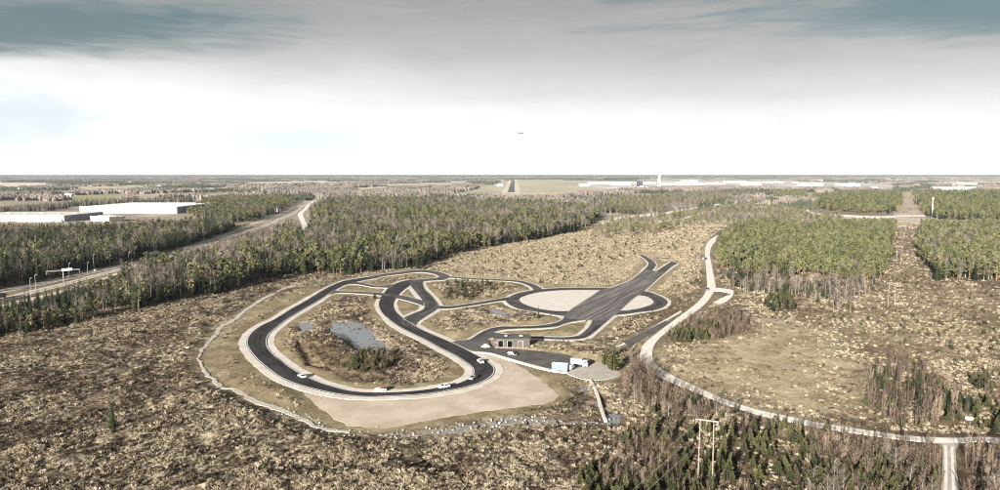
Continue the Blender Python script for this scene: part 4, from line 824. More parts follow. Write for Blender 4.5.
def scatter(name, P, rot, scl, idx, meshes, label, category, nonuni=None):
    coll = bpy.data.collections.new(name + '_forms')
    for i, m in enumerate(meshes):
        o = bpy.data.objects.new('%s_form_%02d' % (name, i), m); coll.objects.link(o)
    me = bpy.data.meshes.new(name); me.vertices.add(len(P)); me.vertices.foreach_set('co', np.asarray(P, np.float32).ravel())
    at = me.attributes.new('turn', 'FLOAT_VECTOR', 'POINT'); at.data.foreach_set('vector', np.asarray(rot, np.float32).ravel())
    at = me.attributes.new('size', 'FLOAT_VECTOR', 'POINT'); at.data.foreach_set('vector', np.asarray(scl, np.float32).ravel())
    at = me.attributes.new('form', 'INT', 'POINT'); at.data.foreach_set('value', np.asarray(idx, np.int32))
    o = bpy.data.objects.new(name, me); COL.objects.link(o)
    for f in meshes[0].materials: me.materials.append(f)
    ng = bpy.data.node_groups.new(name, 'GeometryNodeTree')
    ng.interface.new_socket('Geometry', in_out='INPUT', socket_type='NodeSocketGeometry'); ng.interface.new_socket('Geometry', in_out='OUTPUT', socket_type='NodeSocketGeometry')
    N = ng.nodes; gi = N.new('NodeGroupInput'); go = N.new('NodeGroupOutput'); ip = N.new('GeometryNodeInstanceOnPoints'); ci = N.new('GeometryNodeCollectionInfo')
    ci.inputs['Collection'].default_value = coll; ci.inputs['Separate Children'].default_value = True; ci.inputs['Reset Children'].default_value = True
    def na(n, t):
        x = N.new('GeometryNodeInputNamedAttribute'); x.data_type = t; x.inputs['Name'].default_value = n; return x.outputs['Attribute']
    e = N.new('FunctionNodeEulerToRotation'); ng.links.new(na('turn', 'FLOAT_VECTOR'), e.inputs[0])
    ng.links.new(gi.outputs[0], ip.inputs['Points']); ng.links.new(ci.outputs[0], ip.inputs['Instance']); ip.inputs['Pick Instance'].default_value = True
    ng.links.new(na('form', 'INT'), ip.inputs['Instance Index']); ng.links.new(e.outputs[0], ip.inputs['Rotation']); ng.links.new(na('size', 'FLOAT_VECTOR'), ip.inputs['Scale'])
    ng.links.new(ip.outputs[0], go.inputs[0])
    md = o.modifiers.new('scatter', 'NODES'); md.node_group = ng
    setp(o, label, category, kind='stuff')
    return o
def in_view(x, y, margin=1.02):
    dep = y * math.cos(PITCH) + CAM_H * math.sin(PITCH)
    u = x / np.maximum(dep, 1) * 680; v = 245 - 680 * (y * math.sin(PITCH) - CAM_H * math.cos(PITCH)) / np.maximum(dep, 1)
    return (np.abs(u) < 500 * margin) & (v < 495) & (dep > 0), dep
STUFF = {'spruce': ('spruce_forest', 'mass of dark spruces deep inside the forests'), 'pine': ('pine_forest', 'mass of olive pines deep inside the forests'),
         'birch': ('birch_forest', 'mass of leafless birches deep inside the forests'), 'sapling': ('sapling_scrub', 'mass of small brown saplings in scrub and clearings'), 'young': ('young_pine_growth', 'scattered small young pines on the clearings')}
for k, L in trees.items():
    nm, fn, uh, tm, cm, look = KIND[k]
    A = np.array([t[:3] for t in L]); pid = np.array([t[3] for t in L]); n = len(A)
    z = height(A[:, 0], A[:, 1])
    vis, dep = in_view(A[:, 0], A[:, 1], .995)
    size = np.where(vis, A[:, 2] / np.maximum(dep, 1), 0)
    order = np.argsort(-size); near = order[:300]; rest = order[300:]
    var = rng.integers(0, 5, n); rz = rng.uniform(0, 6.28, n); s = A[:, 2] / uh
    for i in near:
        root = empty(nm, (A[i, 0], A[i, 1], z[i]), rz[i]); wd = s[i] ** .8 * rng.uniform(.85, 1.2); root.scale = (wd, wd, s[i])
        ph = PATCH[pid[i]][0]
        setp(root, look + ' ' + ph, 'tree' if k in ('spruce', 'pine', 'birch') else 'sapling', (look + ' trees ' + ph))
        for part, m in (('trunk', FORMS[k][var[i]][0]), ('crown', FORMS[k][var[i]][1])):
            o = bpy.data.objects.new(part, m); COL.objects.link(o); o.parent = root
    wd = s ** .8 * rng.uniform(.85, 1.25, n) * (1 + np.maximum(0, A[:, 1] - 700) / 3500)
    sc = np.stack([wd, wd, s], 1); rot = np.stack([rng.normal(0, .03, n), rng.normal(0, .03, n), rz], 1)
    scatter(STUFF[k][0], np.column_stack([A[rest, 0], A[rest, 1], z[rest]]), rot[rest], sc[rest], var[rest], [f[2] for f in FORMS[k]], STUFF[k][1], 'forest' if k in ('spruce', 'pine', 'birch') else 'scrub')

def lone(name, kind, spot, h, label, crown=None, wide=1.0, v=0):
    nm, fn, uh, tm, cm, look = KIND[kind]; x, y = SPOT[spot]
    root = empty(name, (x, y, float(height(np.array([x]), np.array([y]))[0]))); s = h / uh; root.scale = (s * wide, s * wide, s)
    setp(root, label, 'tree')
    for part, m in (('trunk', FORMS[kind][v][0]), ('crown', FORMS[kind][v][1])):
        m2 = m
        if crown and part == 'crown': m2 = m.copy(); m2.materials[0] = M[crown]
        o = bpy.data.objects.new(part, m2); COL.objects.link(o); o.parent = root
lone('spruce_tree', 'spruce', 'lone_spruce', 9.0, 'lone dark spruce standing on the open foreground heath', wide=1.25)
lone('spruce_tree', 'spruce', 'ring_spruce', 7.5, 'single slender spruce between the ring and the lower link road', wide=.8, v=1)
lone('pine_tree', 'young', 'culvert_pine', 11, 'taller bushy pine at the end of the gravel pad', wide=.95, v=2)
lone('pine_tree', 'young', 'culvert_pine2', 9, 'shorter bushy pine behind the gravel pad', v=3)
lone('birch_tree', 'pine', 'yellow', 11, 'yellow-leaved tree at the forest edge below the ramp road', crown='yellow', v=4)
lone('spruce_tree', 'young', 'dark_bush', 4, 'small dark bush beside the left link road', crown='spruce', wide=1.6)

# ------------------------------------------------------------------ ground cover of the heath
def tussock(seed, h=.5, w=.5, k=26, lean=1.0):
    R_ = random.Random(seed); c = MB()
    for i in range(k):
        a = R_.uniform(0, 6.3); r0 = R_.uniform(0, w * .7); d = R_.uniform(.2, 1) * w * lean; bw = R_.uniform(.03, .075); hh = h * R_.uniform(.45, 1.15); t = R_.uniform(0, 6.3)
        x, y = math.cos(a), math.sin(a); tx, ty = math.cos(t) * bw, math.sin(t) * bw; b = (x * r0, y * r0); e = (x * (r0 + d), y * (r0 + d)); m = ((b[0] + e[0]) / 2, (b[1] + e[1]) / 2)
        c.poly([(b[0] - tx, b[1] - ty, -.08), (b[0] + tx, b[1] + ty, -.08), (m[0] + tx, m[1] + ty, hh), (m[0] - tx, m[1] - ty, hh)])
        c.poly([(m[0] - tx, m[1] - ty, hh), (m[0] + tx, m[1] + ty, hh), (e[0], e[1], hh * .5)])
    return c
def sprigs(seed, h=.6, w=.6, k=30):
    R_ = random.Random(seed); c = MB()
    for i in range(k):
        clump(c, R_.gauss(0, w * .45), R_.gauss(0, w * .45), R_.uniform(.05, h * .8), R_.uniform(.16, .36), R_, 1)
    return c
def cover(name, meshes, n, y0, y1, dens_fn, smin, smax, label, category, flat=1.0):
    y = y0 + (y1 - y0) * rng.uniform(0, 1, n) ** 1.15; x = rng.uniform(-1, 1, n) * (.775 * y + 12)
    d = dens_fn(x, y) * (sample(hard_keep, x, y) < .2)
    keep = rng.uniform(0, 1, n) < d
    x, y = x[keep], y[keep]; n = len(x); z = height(x, y)
    s = (smin + (smax - smin) * rng.beta(1.3, 2.6, n)) * (1 + np.maximum(0, y - 260) / 1300)
    scl = np.stack([s * rng.uniform(.8, 1.4, n), s * rng.uniform(.8, 1.4, n), s * flat * rng.uniform(.6, 1.2, n)], 1)
    rot = np.stack([np.zeros(n), np.zeros(n), rng.uniform(0, 6.28, n)], 1)
    return scatter(name, np.column_stack([x, y, z]), rot, scl, rng.integers(0, len(meshes), n), meshes, label, category)
open_land = lambda x, y: (1 - sample(verge_r, x, y)) * (1 - .93 * sample(meadow_r, x, y)) * (1 - .6 * sample(wood_r, x, y)) * (1 - sample(water_r, x, y))
tus = [tussock(i).mesh('dry_tussock', M['straw']) for i in range(6)]
hea = [sprigs(i + 40).mesh('heather', M['heather']) for i in range(6)]
patchy = lambda x, y, s, seed: np.clip(.12 + 1.9 * (.6 * vnoise(x / s, y / s, seed) + .4 * vnoise(x / s * 3, y / s * 3, seed + 7) - .34), 0, 1)
bands = lambda x, y: np.clip(.5 + 1.5 * fbm((x - .55 * y) / 16, (y + .5 * x) / 48, 301, 2), 0, 1)   # long slanting streaks in the grass and heather density
cover('dry_grass', tus, 520000, 150, 1150, lambda x, y: open_land(x, y) * (1 - .9 * np.clip(sample(brush_r, x, y), 0, .5)) * np.clip(patchy(x, y, 9, 61) * (.25 + .95 * bands(x, y)) + .6 * sample(pale_r, x, y), 0, 1), .45, 1.7, 'pale dry grass tussocks covering the heath', 'grass')
cover('heather', hea, 270000, 150, 1000, lambda x, y: open_land(x, y) * np.clip(patchy(x, y, 8, 77) * (1.15 - .7 * bands(x, y)) + .7 * sample(marsh_r, x, y), 0, 1) * (1 - .6 * sample(pale_r, x, y)), .45, 1.8, 'dark brown heather and brush covering the heath', 'heather')
def brash(seed):
    R_ = random.Random(seed); c = MB()
    for i in range(7):
        a = R_.gauss(.6, .7); L = R_.uniform(.6, 2.0); x, y, z = R_.gauss(0, .6), R_.gauss(0, .6), R_.uniform(.05, .35); dx, dy = math.cos(a) * L / 2, math.sin(a) * L / 2
        c.tube([(x - dx, y - dy, z - R_.uniform(0, .12)), (x + dx, y + dy, z + R_.uniform(0, .3))], [R_.uniform(.04, .08), .02], 3, cap=False)
    return c
M['deadwood'] = leaf_mat('grey_deadwood', (.06, .05, .042), (.15, .13, .112), (.34, .31, .275))
bra = [brash(i + 70).mesh('brash', M['deadwood']) for i in range(5)]
cover('brushwood', bra, 60000, 150, 520, lambda x, y: open_land(x, y) * patchy(x, y, 14, 131), .35, 1.1, 'grey cut branches lying over the heath', 'brushwood')
n = 1500; x = rng.uniform(-95, -30, n); y = rng.uniform(270, 360, n); ok = inside(x, y, POLY['pond']) | inside(x, y, POLY['pond_small']); ok &= rng.uniform(0, 1, n) < np.clip(2.6 * vnoise(x / 3.5, y / 3.5, 88) - 1.5, 0, 1) * .9
x, y = x[ok], y[ok]; n = len(x); s = rng.uniform(.35, 1.0, n)
scatter('pond_sedge', np.column_stack([x, y, np.full(n, -.45)]), np.column_stack([np.zeros(n), np.zeros(n), rng.uniform(0, 6, n)]), np.column_stack([s * 1.6, s, s * .8]), rng.integers(0, 6, n), hea, 'dark sedge tufts standing in the loop pond', 'sedge')
# loose stones of the ditch and the heath, too many to count
def stone_mesh(seed):
    R_ = random.Random(seed); bm = bmesh.new(); bmesh.ops.create_icosphere(bm, subdivisions=1, radius=.5)
    for v in bm.verts: v.co *= R_.uniform(.75, 1.2); v.co.z *= .7
    me = bpy.data.meshes.new('stone'); bm.to_mesh(me); bm.free(); me.materials.append(M['stone']); return me
stones = [stone_mesh(i) for i in range(4)]
m_ditch = Z0(); quads(m_ditch, widen(RC['ditch_stream'], .5)); quads(m_ditch, widen(RC['ditch_path'][70:], .3)); ditch_r = blur(m_ditch, 2)
n = 14000; x = rng.uniform(-120, 120, n); y = rng.uniform(170, 340, n); keep = rng.uniform(0, 1, n) < np.maximum(sample(ditch_r, x, y) * .55, .012 * open_land(x, y)); x, y = x[keep], y[keep]; n = len(x)
s = rng.uniform(.3, 1.0, n)
scatter('loose_stones', np.column_stack([x, y, np.maximum(height(x, y), -.05) + .05]), rng.uniform(0, 6.28, (n, 3)), np.stack([s, s, s], 1), rng.integers(0, 4, n), stones, 'loose grey stones in the ditch and on the heath', 'stones')

# ------------------------------------------------------------------ far woods
def far_clump(seed, conifer, n=26, R0=40):
    R_ = random.Random(seed); c = MB()
    for i in range(n):
        r = R0 * math.sqrt(R_.random()); a = R_.uniform(0, 6.3); x, y = r * math.cos(a), r * math.sin(a); h = R_.uniform(9, 17); w = R_.uniform(3.5, 7) * (1 if conifer else 1.5); k = 5; a0 = R_.uniform(0, 6)
        mid = [(x + w * math.cos(a0 + 6.283 * j / k) * R_.uniform(.7, 1.2), y + w * math.sin(a0 + 6.283 * j / k) * R_.uniform(.7, 1.2), h * (.22 if conifer else R_.uniform(.45, .65))) for j in range(k)]
        bot = [(p[0] * .98 + x * .02, p[1] * .98 + y * .02, -1) for p in mid]
        for j in range(k):
            jn = (j + 1) % k; c.poly([mid[j], mid[jn], (x, y, h)]); c.poly([bot[j], bot[jn], mid[jn], mid[j]])
    return c
M['farfir'] = leaf_mat('far_conifers', (.022, .030, .020), (.036, .045, .026), (.060, .066, .036), noise_scale=.01)
M['farbirch'] = leaf_mat('far_broadleaf', (.095, .080, .070), (.14, .118, .102), (.19, .16, .132), noise_scale=.01)
farA = [far_clump(i, True).mesh('far_conifers', M['farfir']) for i in range(4)]; farB = [far_clump(i + 9, False).mesh('far_broadleaf', M['farbirch']) for i in range(4)]
open_far = ('clearing', 'field_e', 'field_f', 'field_g', 'field_h', 'field_a', 'field_b', 'field_c', 'field_d', 'airfield', 'apron', 'strip_grass', 'runway', 'yard')
def far_points(n, y0, y1, power, thr, seed, scale):
    y = (y0 ** power + rng.uniform(0, 1, n) * (y1 ** power - y0 ** power)) ** (1 / power); x = rng.uniform(-.86, .86, n) * y
    ok = vnoise(x / scale, y / scale, seed) * .6 + vnoise(x / scale * 3.1, y / scale * 3.1, seed + 1) * .4 > thr
    for k in open_far:
        a = np.array(POLY[k]); cx, cy = a.mean(0); ok &= ~inside(x, y, POLY[k])
    for k in ('motorway_far', 'motorway_near', 'ramp_road', 'airport_road', 'cross_road'): ok &= ~inside(x, y, as_poly(widen(RC[k], 40)))
    for ph, poly, mix, sp, hh in PATCH: ok &= ~inside(x, y, poly)
    ok &= (np.hypot(x, y) > 1600) & ~((x > -1500) & (x < -450) & (y < 1950))
    ok &= ~inside(x, y, POLY['corridor'])
    return x[ok], y[ok]
def far_wood(name, meshes, sets, label):
    P = []; S_ = []
    for (n, y0, y1, pw, thr, seed, scale, s0, s1) in sets:
        x, y = far_points(n, y0, y1, pw, thr, seed, scale); m = len(x)
        g_ = rng.uniform(s0, s1, m); P.append(np.column_stack([x, y, np.zeros(m)])); S_.append(np.column_stack([g_, g_, rng.uniform(.75, 1.2, m)]))
    P = np.vstack(P); S_ = np.vstack(S_); n = len(P)
    scatter(name, P, np.column_stack([np.zeros(n), np.zeros(n), rng.uniform(0, 6.28, n)]), S_, rng.integers(0, 4, n), meshes, label, 'forest')
far_wood('far_conifer_woods', farA, [(6500, 1350, 4500, 1.3, .54, 201, 420, .35, .8), (9000, 4500, 12000, 1.3, .50, 203, 1300, 1, 2), (14000, 9000, 26000, 1.3, .36, 205, 3500, 2.5, 5)], 'dark conifer woods stretching to the horizon')
far_wood('far_broadleaf_woods', farB, [(8000, 1350, 4500, 1.3, .50, 221, 380, .35, .8), (8000, 4500, 12000, 1.3, .50, 223, 1100, .8, 1.6)], 'grey-brown leafless woods on the plain below the horizon')

# ------------------------------------------------------------------ vehicles
def gz(x, y): return float(height(np.array([float(x)]), np.array([float(y)]))[0])
def wheel_pair(root, xs, ys, r, w, twin=False):
    for x in xs:
        for y in ys:
            s = 1 if y > 0 else -1
            m = MB(); m.cyl((x, y - w / 2, r), (x, y + w / 2, r), r, 14); wh = m.build('wheel', M['rubber'], root)
            m = MB(); m.cyl((x, y + s * (w / 2 - .02), r), (x, y + s * (w / 2 + .012), r), r * .62, 10); m.build('rim', M['rim'], wh)
def make_car(name, label, category, loc, rz, paint='car_white', L=4.4, W=1.8, Hh=1.48, estate=False, group=None, roof=None):
    root = empty(name, loc, rz); setp(root, label, category, group)
    a = L / 2
    m = MB()   # body shell: side profile with sill, bonnet, belt line and tail; narrower at the ends
    prof = [(-a, .42, .90), (-a + .08, .28, .92), (a - .1, .26, .92), (a, .42, .88), (a - .02, .66, .90), (a - .35, .80, .95), (a - 1.15, .93, 1), (-a + .45, .98, 1), (-a + .05, .93, .95), (-a - .01, .62, .92)]
    m.prism(prof, -W / 2, W / 2); m.build('body', M[paint], root)
    m = MB()   # glasshouse
    r0, r1 = (-a + .35, a - 1.2); t0, t1 = ((-a + .55) if estate else (-a + 1.05), a - 1.95)
    m.prism([(r0, .95, 1), (r1, .92, 1), (t1, Hh - .05, .84), (t0, Hh - .05, .84)], -W / 2 + .06, W / 2 - .06); m.build('window_band', M['glass'], root)
    m = MB(); m.prism([(t0 - .05, Hh - .06, 1), (t1 + .05, Hh - .06, 1), (t1 - .15, Hh, .92), (t0 + .15, Hh, .92)], -(W / 2 - .06) * .86, (W / 2 - .06) * .86); m.build('roof', M[roof or paint], root)
    for s in (-1, 1):
        m = MB()
        m.poly([(r1 + .02, s * (W / 2 - .05), .93), (r1 - .1, s * (W / 2 - .04), .93), (t1 - .06, s * ((W / 2 - .06) * .86 + .01), Hh - .04), (t1 + .06, s * ((W / 2 - .06) * .86 + .01), Hh - .04)])
        m.box((0, s * ((W / 2 - .06) * .92 + .012), 1.2), (.08, .03, .5)); m.build('window_pillar', M[paint], root)
        m = MB(); m.box((a - .06, s * W * .36, .64), (.12, .34, .14)); m.build('headlight', M['lamp_white'], root)
        m = MB(); m.box((-a + .03, s * W * .36, .74), (.10, .30, .18)); m.build('tail_light', M['lamp_red'], root)
        m = MB(); m.box((r1 - .35, s * (W / 2 + .09), 1.0), (.12, .18, .12)); m.build('mirror', M[paint], root)
    wheel_pair(root, (-a + .82, a - .88), (-W / 2 + .1, W / 2 - .1), .32, .22)
    return root
def heading(ribbon, x, y):
    c = RC[ribbon]; mid = (c[:, :2] + c[:, 2:]) / 2; i = int(np.argmin(np.hypot(mid[:, 0] - x, mid[:, 1] - y))); i = min(max(i, 1), len(mid) - 2)
    d = mid[i + 1] - mid[i - 1]; return math.atan2(d[1], d[0])
for spot, paint, lab, est, kw in (
    ('car_a', 'car_white', 'white car rounding the left bend of the big loop', False, {}),
    ('car_b', 'car_white', 'white car with red roof on the lower straight beside the gravel run-off', True, {'roof': 'car_red'}),
    ('car_c', 'car_white', 'white car on the lower straight entering the hairpin', True, {}),
    ('car_d', 'car_silver', 'silver car at the inner side of the hairpin', False, {}),
    ('car_e', 'car_white', 'white car with dark windows leaving the hairpin uphill', False, {})):
    x, y = SPOT[spot]; make_car('car', lab, 'car', (x, y, .205), heading('main_loop', x, y) + math.pi * (spot != 'car_z'), paint, estate=est, **kw)
x, y = SPOT['car_pit']; make_car('car', 'dark car parked on the lot in front of the garage', 'car', (x, y, .22), rad(-14), 'car_dark')
x, y = SPOT['car_lot']; make_car('car', 'silver car parked at the right end of the lot', 'car', (x, y, .22), rad(60), 'car_silver', L=4.2)
x, y = SPOT['car_gravel']; make_car('car', 'dark car driving on the gravel road by the landing track', 'car', (x, y, .05), heading('gravel_road', x, y), 'car_dark')
for i, (spot, paint, rb, lab) in enumerate((('mcar_a', 'car_white', 'motorway_far', 'small white car on the far carriageway near the sign gantry'), ('mcar_b', 'car_dark', 'slip_road', 'dark car on the motorway slip road'),
        ('mcar_c', 'car_dark', 'motorway_near', 'dark car on the near carriageway before the birches'), ('mcar_d', 'car_white', 'motorway_far', 'white car beside the lamp posts on the far carriageway'),
        ('mcar_e', 'car_white', 'motorway_far', 'tiny white car where the motorway reaches the ramp'), ('mcar_f', 'car_silver', 'motorway_far', 'silver car on the far stretch of the motorway'))):
    x, y = SPOT[spot]; make_car('car', lab, 'car', (x, y, .12), heading(rb, x, y), paint)
def make_lorry(name, label, category, loc, rz, cab, boxm, L=12.0, Wd=2.5, Hb=3.6, box_from=-6.0, box_to=3.4, cab_h=2.9):
    root = empty(name, loc, rz); setp(root, label, category)
    m = MB(); m.box(((box_from + box_to) / 2, 0, (1.05 + Hb) / 2), (box_to - box_from, Wd, Hb - 1.05)); bx = m.build('cargo_box', M[boxm], root)
    m = MB()
    for yy in (-.32, .32): m.box(((box_from) - .012, yy * Wd / 1.25, (1.1 + Hb) / 2), (.03, Wd * .46, Hb - 1.25))
    m.build('rear_door', M[boxm], bx)
    m = MB(); m.box((-.2, 0, .85), (box_to - box_from + 2.6, 1.0, .25)); m.build('chassis', M['darkmetal'], root)
    c0 = box_to + .25
    m = MB(); m.prism([(c0, .55, 1), (c0 + 2.0, .5, .97), (c0 + 2.1, 1.25, .97), (c0 + 1.85, cab_h - .25, .9), (c0 + 1.5, cab_h, .86), (c0, cab_h, .9)], -Wd * .48, Wd * .48); cb = m.build('cab', M[cab], root)
    m = MB(); m.poly([(c0 + 2.09, -Wd * .43, 1.45), (c0 + 2.09, Wd * .43, 1.45), (c0 + 1.90, Wd * .40, cab_h - .35), (c0 + 1.90, -Wd * .40, cab_h - .35)]); m.v = [(p[0] + .03, p[1], p[2]) for p in m.v]; m.build('windscreen', M['glass'], cb)
    for s in (-1, 1):
        m = MB(); m.poly([(c0 + .7, s * (Wd * .476 + .012), 1.5), (c0 + 1.75, s * (Wd * .468 + .012), 1.5), (c0 + 1.6, s * (Wd * .435 + .02), cab_h - .4), (c0 + .8, s * (Wd * .44 + .02), cab_h - .4)]); m.build('side_window', M['glass'], cb)
        m = MB(); m.box((c0 + 2.06, s * Wd * .36, .82), (.12, .34, .18)); m.build('headlight', M['lamp_white'], cb)
    wheel_pair(root, (box_from + 1.0, box_from + 2.2, c0 + .9) if L > 9 else (box_from + 1.2, c0 + .8), (-Wd / 2 + .18, Wd / 2 - .18), .48, .3)
    return root
x, y = SPOT['lorry_far']; make_lorry('lorry', 'white articulated lorry on the motorway between the trees', 'lorry', (x, y, .13), heading('motorway_far', x, y), 'car_white', 'wall_white', 16, 2.55, 4.0, -8, 5.6, 3.2)
x, y = SPOT['lorry_edge']; make_lorry('lorry', 'dark lorry at the left edge of the picture on the motorway', 'lorry', (x, y, .13), heading('motorway_near', x, y), 'car_dark', 'wall_grey', 10, 2.5, 3.8, -5, 3.2, 3.0)
x, y = SPOT['truck']; make_lorry('truck', 'white box truck with dark cab windows parked on the lot', 'truck', (x, y, .22), rad(-20), 'car_white', 'wall_white', 7, 2.3, 3.1, -3.2, 1.6, 2.6)
# white van
x, y = SPOT['box_van']; root = empty('van', (x, y, .22), rad(65)); setp(root, 'small white van parked between trailer and truck', 'van')
m = MB(); m.prism([(-2.4, .35, .95), (2.35, .32, .95), (2.45, .75, .95), (2.2, 1.05, .97), (1.55, 1.25, 1), (1.0, 2.0, .88), (-2.3, 2.05, .88), (-2.42, 1.2, 1)], -.95, .95); m.build('body', M['car_white'], root)
m = MB(); m.poly([(1.60, -.82, 1.26), (1.60, .82, 1.26), (1.10, .76, 1.92), (1.10, -.76, 1.92)]); m.v = [(p[0] + .03, p[1], p[2] + .02) for p in m.v]; m.build('windscreen', M['glass'], root)
for s in (-1, 1):
    m = MB(); m.poly([(.45, s * .975, 1.2), (1.45, s * .975, 1.2), (1.02, s * .89, 1.85), (.45, s * .89, 1.85)]); m.build('side_window', M['glass'], root)
    m = MB(); m.box((2.36, s * .7, .8), (.12, .3, .2)); m.build('headlight', M['lamp_white'], root)
wheel_pair(root, (-1.5, 1.55), (-.85, .85), .34, .24)
# pale blue trailer
x, y = SPOT['trailer']; root = empty('box_trailer', (x, y, .22), rad(-15)); setp(root, 'pale blue-grey box trailer parked at the kerb of the lot', 'trailer')
m = MB(); m.box((0, 0, 1.75), (6.4, 2.5, 2.5)); bx = m.build('trailer_box', M['trailer_blue'], root)
m = MB()
for k in range(9): m.box((-2.9 + .725 * k, -1.262, 1.75), (.06, .03, 2.4)); m.box((-2.9 + .725 * k, 1.262, 1.75), (.06, .03, 2.4))
m.build('ribs', M['trailer_blue'], bx)
m = MB(); m.box((0, 0, 3.03), (6.5, 2.6, .07)); m.build('roof', M['roof_white'], root)
m = MB(); m.box((3.21, -.6, 1.75), (.03, 1.15, 2.3)); m.box((3.21, .6, 1.75), (.03, 1.15, 2.3)); m.build('rear_door', M['trailer_blue'], root)
m = MB(); m.tube([(-3.2, .5, .55), (-4.4, 0, .5)], [.05, .05], 4); m.tube([(-3.2, -.5, .55), (-4.4, 0, .5)], [.05, .05], 4); m.box((-4.4, 0, .3), (.12, .12, .6)); m.build('drawbar', M['darkmetal'], root)
wheel_pair(root, (-.45, .5), (-1.15, 1.15), .36, .22)
# dark container by the gravel road
x, y = SPOT['container']; root = empty('site_container', (x, y, gz(x, y)), rad(80)); setp(root, 'dark grey site container beside the upper gravel road', 'container')
m = MB(); m.box((0, 0, 1.7), (9.0, 3.2, 3.2)); bx = m.build('shell', M['darkmetal'], root)
m = MB()
for k in range(12): m.box((-4.2 + .76 * k, -1.63, 1.7), (.1, .06, 3.0)); m.box((-4.2 + .76 * k, 1.63, 1.7), (.1, .06, 3.0))
m.build('corrugation', M['darkmetal'], bx)
m = MB(); m.box((0, 0, 3.36), (9.1, 3.3, .1)); m.build('roof', M['roof_dark'], root)
m = MB(); m.box((-4.53, 0, 1.4), (.06, 1.2, 2.3)); m.build('door', M['wall_grey'], root)

# ------------------------------------------------------------------ garage building on the lot
bx, by = SPOT['building']
root = empty('garage_building', (bx, by, .05), rad(-3)); setp(root, 'low grey garage with open dark bays beside the parking lot', 'building')
W_, D_, H_ = 16.5, 9.0, 4.0; bays = [(-5.2, 2.2), (-.9, 2.2), (3.8, 2.2)]
m = MB()
m.box((0, D_, H_ / 2), (W_, .25, H_)); m.box((-W_ / 2 + .125, D_ / 2, H_ / 2), (.25, D_ - .25, H_)); m.box((W_ / 2 - .125, D_ / 2, H_ / 2), (.25, D_ - .25, H_))
edges = [-W_ / 2 + .26] + [v for b in bays for v in (b[0] - b[1] / 2, b[0] + b[1] / 2)] + [W_ / 2 - .26]
for i in range(0, len(edges), 2): m.box(((edges[i] + edges[i + 1]) / 2, 0, H_ / 2), (edges[i + 1] - edges[i], .25, H_))
for b in bays: m.box((b[0], 0, H_ - .35), (b[1], .25, .7))
m.build('wall', M['garage_wall'], root)
m = MB(); m.box((0, D_ / 2, H_ + .14), (W_ + .6, D_ + .7, .24)); rf = m.build('roof', M['asphalt_old'], root)
m = MB(); m.box((-3, D_ * .55, H_ + .55), (1.2, 1.2, .55)); m.build('roof_vent', M['steel'], rf)
m = MB(); m.box((4, D_ * .6, H_ + .5), (1.6, 1.0, .45)); m.build('roof_vent', M['steel'], rf)
m = MB(); m.box((0, D_ / 2, .06), (W_ - .6, D_ - .6, .06)); m.build('floor', M['bay_shade'], root)
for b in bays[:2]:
    m = MB(); m.box((b[0], .02, (H_ - .72) / 2), (b[1] - .02, .08, H_ - .74)); m.build('bay_shade_panel', M['bay_shade'], root)  # flat black panel painted as the shade of an open bay
m = MB(); m.box((bays[2][0], 1.4, (H_ - .72) / 2), (b[1] + .6, .08, H_ - .74)); m.build('inner_wall', M['darkmetal'], root)
for b in bays:
    m = MB()
    for s in (-1, 1): m.box((b[0] + s * (b[1] / 2 + .08), -.16, (H_ - .7) / 2), (.16, .08, H_ - .7))
    m.box((b[0], -.16, H_ - .62), (b[1] + .32, .08, .16)); m.build('door_frame', M['pad'], root)
m = MB()   # half-raised lattice gate in the third bay
for k in range(6): m.box((2.85 + k * .38, -.02, 1.65), (.07, .05, 3.1))
for k in range(4): m.box((3.8, .045, .4 + k * .85), (2.1, .05, .07))
m.build('lattice_gate', M['wood_pale'], root)
m = MB()
for k in range(3): m.box((-W_ / 2 + 1.2, -.19, 1.3 + k * .1), (.01, .01, .01))
m = MB(); m.box((-7.3, -.15, 2.4), (1.0, .06, .7)); fr = m.build('window', M['concrete_wall'], root)
m = MB(); m.box((-7.3, -.19, 2.4), (.84, .03, .54)); m.build('pane', M['glass'], fr)
# wooden rail fence in front of the garage
fx, fy = bx, by - 2.2
root = empty('rail_fence', (fx, fy, .02), rad(-3)); setp(root, 'low timber rail in front of the garage', 'fence')
for k in range(7):
    m = MB(); m.box((-7.5 + 2.5 * k, 0, .5), (.14, .14, 1.0)); m.build('post', M['wood_pale'], root)
for z in (.45, .88):
    m = MB(); m.box((0, -.1, z), (15.4, .06, .14)); m.build('rail', M['wood_pale'], root)
# heap of sand left of the garage
def heap(name, x, y, r, h, mat, label):
    m = MB(); n = 18; R_ = random.Random(int(x * 7)); rings = []
    for k, (f, zz) in enumerate(((1.0, -.25), (.85, .12), (.6, .5), (.3, .85), (.08, 1.0))):
        rings.append([(math.cos(6.283 * j / n) * r * f * R_.uniform(.85, 1.15), math.sin(6.283 * j / n) * r * .75 * f * R_.uniform(.85, 1.15), h * zz * R_.uniform(.9, 1.1)) for j in range(n)])
    base = 0
    for rg in rings: m.v += rg
    for k in range(len(rings) - 1):
        for j in range(n): m.f.append((k * n + j, k * n + (j + 1) % n, (k + 1) * n + (j + 1) % n, (k + 1) * n + j)); m.m.append(0)
    m.f.append(tuple((len(rings) - 1) * n + j for j in range(n))); m.m.append(0)
    o = m.build(name, mat, smooth=True, loc=(x, y, 0)); setp(o, label, name.replace('_', ' ')); return o
heap('sand_heap', bx - 12, by + 1.5, 2.6, 1.5, M['pan_white'], 'pale heap of sand at the left end of the garage')
